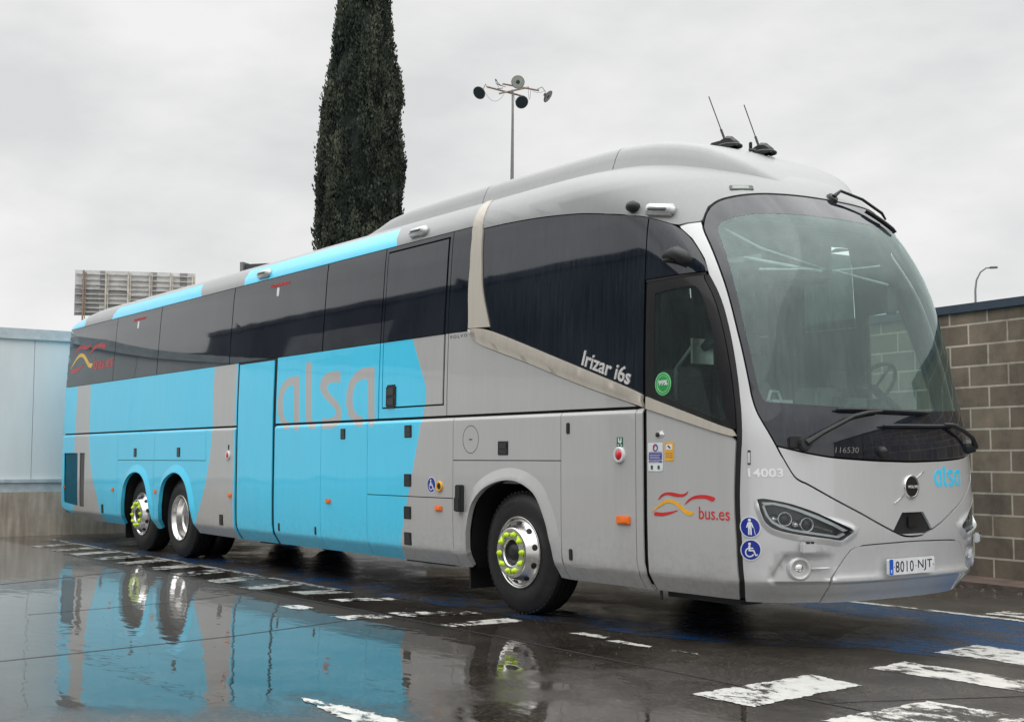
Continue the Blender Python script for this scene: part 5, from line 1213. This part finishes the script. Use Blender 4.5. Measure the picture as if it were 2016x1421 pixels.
vv = [.42, .6, .9, 1.3, 1.7, 2.1, 2.475, 2.8, 3.1, 3.43, 3.5, 3.6, 3.7, 3.85, 4.0, 4.3, VMAX-.01]
e1 = S(np.full(len(vv), -.0)+np.array([XE-xs_(v) for v in vv]), np.array(vv)); rows = []
for p in e1: rows.append([(p[0]-.06*(1-s**6), p[1]*s, p[2]) for s in np.linspace(1, -1, 15)])
V = [q for r_ in rows for q in r_]; F = [(i*15+j, i*15+j+1, (i+1)*15+j+1, (i+1)*15+j) for i in range(len(vv)-1) for j in range(14)]
mesh_obj('rear_panel', V, F, 'cyan', coach)
# underbody, wheel wells
m = MB()
m.box((-12.3, -1.1, .60), (-9.85, 1.1, 1.5)); m.box((-6.7, -1.12, .42), (-.85, 1.12, 1.6)); m.box((.75, -1.12, .38), (2.2, 1.12, 1.12)); m.box((2.2, -.85, .40), (2.85, .85, 1.1))
m.box((-12.3, -.62, .5), (2.2, .62, 1.5)); m.box((-10, -1.12, 1.2), (1.6, 1.12, 1.4)); m.box((-11.6, -.7, .38), (-10.2, .7, .6)); m.build('underbody', 'black', coach)
m = MB(); m.box((-5.5, -1.05, .30), (-4.7, -.6, .43), bev=.02); m.build('battery_box', 'black_plastic', coach)
m = MB(); m.box((-2.4, -.9, .28), (-1.5, .2, .43), bev=.03); m.build('fuel_tank', 'black_plastic', coach)
m = MB(); m.box((1.72, -1.12, .295), (2.45, -.9, .335)); m.build('step_plate', 'black_plastic', coach)
for x_, r_ in ((-9.05, .09), (-7.56, .13), (0, .08)):
    m = MB(); m.tube([(x_, -.9, .52), (x_, .9, .52)], r_, 10); m.build('axle', 'black_plastic', coach)
m = MB(); m.tube([(1.70, -1.17, .40), (1.70, -1.17, .27)], .012, 6); m.build('drain_pipe', 'black_plastic', coach)
for nm, ar in (('f', ar_f), ('t', ar_t), ('d', ar_d)):
    A3 = [(x, z) for x, z in ar]; V = [(x, -float(fW(z))+.03, z+.01) for x, z in A3]+[(x, -.70, z+.03) for x, z in A3]; n = len(A3)
    o = mesh_obj('wheel_well', V, [(i, i+1, n+i+1, n+i) for i in range(n-1)], 'black', coach)
for x, w_ in ((-.86, .32), (-9.86, .30)):
    m = MB(); m.box((x-.02, -1.13, .14), (x+.005, -1.13+w_, .55)); m.build('mudflap', 'rubber', coach)
m = MB(); M = prim(m, qx(-.775, .96), .96, .012); m.box((-.045, -.12, -.01), (.045, .12, .045), 0, M, .008); m.box((-.035, -.115, .04), (.05, .01, .062), 0, M, .006); m.build('wheel_chock_bracket', 'black_plastic', coach)

# ---- wheels (outer face towards -Y); axis frame: local z = -Y
def wheel(x, kind, yo=-1.245, side=1):
    w = bpy.data.objects.new('wheel', None); COL.objects.link(w); w.parent = coach; w.location = (x, 0, .522)
    M = Matrix(((1, 0, 0, 0), (0, 0, -1, yo), (0, 1, 0, 0), (0, 0, 0, 1)))
    if side < 0: M = Matrix(((1, 0, 0, 0), (0, 0, 1, -yo), (0, 1, 0, 0), (0, 0, 0, 1)))
    m = MB()
    prof = [(.292, -.025), (.300, -.006), (.315, -.004), (.345, .004), (.39, .008), (.43, .004), (.462, -.008), (.480, -.020), (.492, -.026), (.497, -.03), (.512, -.045), (.520, -.06)]
    for gz in (.10, .155, .21): prof += [(.521, -gz+.035), (.521, -gz+.006), (.508, -gz+.004), (.508, -gz-.006), (.521, -gz-.008)]
    prof += [(.518, -.26), (.50, -.285), (.46, -.30), (.30, -.29)]
    m.lathe(prof, 72, 0, M)
    for k in range(60):                                  # shoulder lugs
        an = 2*math.pi*k/60; Rm = M @ Matrix.Rotation(an, 4, 'Z'); m.box((.498, -.014, -.072), (.518, .014, -.038), 0, Rm)
    t = m.build('tyre', 'tyre', w, ang=35)
    if side > 0 and kind != 'drive':                      # raised sidewall lettering
        for s, a0 in (('TUBELESS', -62), ('RADIAL', 118)):
            v_, f_ = text_tris(s, .30, .034, .01); r0 = .405; V = []
            for px_, py_ in v_:
                an = R(a0)-px_/r0+ .36; rr = r0+py_; V.append(M @ Vector((rr*math.cos(an), rr*math.sin(an), .0085)))
            mesh_obj('sidewall_lettering', V, [tuple(int(i) for i in q) for q in f_], 'black_plastic', t, smooth=False)
    m = MB()
    if kind == 'drive':
        m.lathe([(.300, -.004), (.305, .006), (.298, .010), (.288, .004), (.282, -.02), (.268, -.035), (.262, -.06), (.262, -.12), (.250, -.15), (.232, -.165), (.12, -.19), (.0005, -.19)], 64, 0, M)
    else:
        b = .085
        m.lathe([(.300, -.004), (.305, .006), (.298, .010), (.290, .002), (.285, -.015), (.276, -.020), (.262, -.012), (.235, .030), (.215, b-.012), (.208, b-.002), (.196, b), (.118, b), (.112, b-.004), (.106, b-.018), (.103, b-.06), (.100, b-.09)], 64, 0, M)
    rim = m.build('rim', 'alloy', w, True)
    if kind == 'drive':
        m = MB(); m.lathe([(.06, -.185), (.055, -.15), (.0005, -.145)], 24, 0, M); m.build('hub_cap', 'alloy', w, True)
    else:
        m = MB(); m.lathe([(.102, b-.05), (.075, b-.045), (.06, b-.015), (.0005, b-.02)], 28, 0, M); m.build('hub', 'black_plastic', w, True)
        for k in range(10):
            an = 2*math.pi*(k+.35)/10; mm_ = MB(); Rm = M @ Matrix.Rotation(an, 4, 'Z') @ Matrix.Translation((.2475, 0, .0145)) @ Matrix.Rotation(R(57), 4, 'Y')
            mm_.lathe([(.027, -.006), (.027, .0035), (.024, .0045), (.0005, .0045)], 20, 0, Rm @ Matrix.Scale(.85, 4, (1, 0, 0))); mm_.build('hand_hole', 'black', rim, True)
        for k in range(10):
            an = 2*math.pi*(k+.1)/10; cx, cy = .157*math.cos(an), .157*math.sin(an); mm_ = MB(); Rm = M @ Matrix.Translation((cx, cy, b))
            mm_.lathe([(.024, 0), (.024, .004), (.019, .007), (.018, .022), (.013, .028), (.0005, .029)], 14, 0, Rm)
            d_ = an+(1 if k % 2 else -1)*1.25; mm_.add([Rm @ Vector(p) for p in ((.026*math.cos(d_+1.3), .026*math.sin(d_+1.3), .003), (.052*math.cos(d_), .052*math.sin(d_), .003), (.026*math.cos(d_-1.3), .026*math.sin(d_-1.3), .003), (.026*math.cos(d_+1.3), .026*math.sin(d_+1.3), .010), (.052*math.cos(d_), .052*math.sin(d_), .010), (.026*math.cos(d_-1.3), .026*math.sin(d_-1.3), .010))], [(0, 1, 4, 3), (1, 2, 5, 4), (3, 4, 5)])
            mm_.build('nut_indicator', 'neon', w, True)
    return w
wheel(0, 'front', -1.225); wheel(-7.557, 'drive', -1.215); wheel(-9.02, 'tag', -1.195)
for x, k in ((0, 'front'), (-7.557, 'drive'), (-9.02, 'tag')): wheel(x, k, -1.22, -1)
# inner twin tyre of the drive axle
m = MB(); m.lathe([(.3, -.02), (.45, 0), (.52, -.04), (.52, -.26), (.45, -.3), (.3, -.28)], 48, 0, Matrix(((1, 0, 0, -7.557), (0, 0, -1, -.885), (0, 1, 0, .522), (0, 0, 0, 1)))); m.build('inner_tyre', 'tyre', coach, True)

# ---- cab interior seen through the windscreen
m = MB(); m.box((-.3, -1.18, 1.10), (2.45, 1.18, 1.16)); m.box((-.6, -1.18, 1.16), (.7, 1.18, 1.62)); m.build('cab_floor', 'cab_trim', coach)
m = MB(); m.box((-3.35, -1.18, 1.1), (-3.30, 1.18, 3.3)); m.box((-3.3, -1.18, 1.45), (-.6, 1.18, 1.62)); m.build('saloon_bulkhead', 'cab_trim', coach)
V = []; xs1 = np.linspace(-.3, 2.25, 9)
m = MB(); m.box((-3.3, -1.04, 3.22), (1.55, 1.04, 3.27)); m.add([(1.55, -1.0, 3.22), (1.55, 1.0, 3.22), (2.25, .62, 3.12), (2.25, -.62, 3.12)], [(0, 1, 2, 3)]); m.box((1.1, -1.12, 2.92), (1.5, -.72, 3.21), bev=.03); m.box((1.1, .6, 2.86), (1.5, 1.12, 3.21), bev=.03); m.build('cab_ceiling', 'light_trim', coach)
m = MB()
qs = np.linspace(.75, 2.45, 24); lo1 = MP(qs, np.full(24, 1.62), -.08); V = []
for p in lo1: V += [(p[0], p[1], 1.635), (2.28+.18*(p[0]-2.5)*0, p[1]*.98, 1.70), (2.20, p[1]*.98, 1.55), (2.20, p[1]*.98, 1.15)]
F = [(i*4+j, i*4+j+1, (i+1)*4+j+1, (i+1)*4+j) for i in range(23) for j in range(3)]
m.add(V, F); m.box((1.95, .30, 1.52), (2.30, .98, 1.80), bev=.05); m.box((2.15, -.2, 1.62), (2.4, .1, 1.86), bev=.03); m.build('dashboard', 'dash_grey', coach)
m = MB(); c = Vector((2.18, .74, 1.90)); Rw = Matrix.Rotation(R(-52), 4, 'Y'); P = [c+(Rw @ Vector((.23*math.cos(a), .23*math.sin(a), 0))) for a in np.linspace(0, 2*math.pi, 33)]
m.tube(P, .016, 8, cap=False)
for a in (0.3, 2.1, 4.7): m.tube([c-Vector((0, 0, .03)), c+(Rw @ Vector((.23*math.cos(a), .23*math.sin(a), 0)))], .014, 6)
m.tube([c, c+(Rw @ Vector((0, 0, -.3)))], .03, 8); m.build('steering_wheel', 'black_plastic', coach, True)
def seat(x, y, z, s=1.):
    w = bpy.data.objects.new('seat', None); COL.objects.link(w); w.parent = coach; w.location = (x, y, z)
    m = MB(); m.box((-.22, -.23, .38), (.26, .23, .52), bev=.05); m.build('seat_cushion', 'seat_cloth', w, True)
    m = MB(); m.box((-.30, -.23, .48), (-.18, .23, 1.12), bev=.05, M=Matrix.Rotation(R(-7), 4, 'Y')); m.build('seat_backrest', 'seat_cloth', w, True)
    m = MB(); m.box((-.33, -.14, 1.08), (-.22, .14, 1.34), bev=.04, M=Matrix.Rotation(R(-7), 4, 'Y')); m.build('headrest', 'dash_grey', w, True)
    m = MB(); m.box((-.12, -.15, 0), (.14, .15, .40)); m.build('seat_base', 'black_plastic', w)
seat(1.35, .62, 1.16); seat(1.25, -.85, 1.16)
for x_ in (.25, -.65, -1.55, -2.45):
    for y in (-.86, -.40, .45, .9): seat(x_, y, 1.62)
for yy in (-1.10, 1.10):
    m = MB(); n = 14; V = []
    for i in range(n): x = .75+i*.035; V += [(x, yy-.03*math.copysign(1, yy)*(i % 2), 1.75), (x, yy-.03*math.copysign(1, yy)*(i % 2), 2.95)]
    m.add(V, [(2*i, 2*i+2, 2*i+3, 2*i+1) for i in range(n-1)]); m.build('curtain', 'curtain_cloth', coach)
m = MB(); m.tube([(2.18, -.98, 3.02), (2.30, -.70, 2.88), (2.42, -.10, 2.76), (2.30, -.72, 2.72)], .010, 6); m.tube([(2.36, .62, 2.86), (2.42, -.02, 2.76), (2.34, .75, 2.72)], .010, 6); m.tube([(2.27, -.85, 2.80), (2.37, -.1, 2.75)], .012, 6); m.build('blind_arm', 'light_trim', coach)
m = MB(); m.box((2.20, -1.02, 2.52), (2.24, -.86, 2.76), bev=.02); m.box((2.2, .86, 2.50), (2.24, 1.02, 2.74), bev=.02); m.build('monitor', 'dash_grey', coach)
m = MB(); m.tube([(2.55, -.95, 1.66), (2.52, -.86, 1.80), (2.5, -.76, 1.80), (2.5, -.70, 1.68)], .012, 8); m.tube([(1.7, -1.05, 1.25), (1.72, -1.02, 2.0), (1.9, -.98, 2.2)], .016, 8); m.build('grab_rail', 'plate_white', coach)
m = MB(); m.box((2.58, -.95, 1.665), (2.62, -.74, 1.735)); m.build('route_card', 'plate_white', coach)
m = MB(); m.box((1.88, -1.02, 2.03), (1.90, -.80, 2.22)); m.build('pale_plate', 'light_trim', coach)  # added pale plate standing in for the bright patch behind the door glass
m = MB(); m.tube([(1.93, -.93, 2.15), (1.93, -.86, 2.2), (1.93, -.80, 2.16)], [.03, .05, .03], 10); m.build('dark_ball', 'black_plastic', coach)  # added dark round shape standing before the pale plate
m = MB(); m.box((2.30, .02, 1.86), (2.34, .22, 2.0), bev=.01); m.tube([(2.5, -.12, 1.66), (2.52, -.12, 1.78)], .04, 10); m.box((2.45, .3, 1.66), (2.48, .42, 1.78), bev=.01); m.build('ticket_machine', 'black_plastic', coach)

# keep the tree at thing > part > sub-part
def depth(o):
    d = 0
    while o.parent: o = o.parent; d += 1
    return d
for o in list(bpy.data.objects):
    while depth(o) > 2: o.parent = o.parent.parent
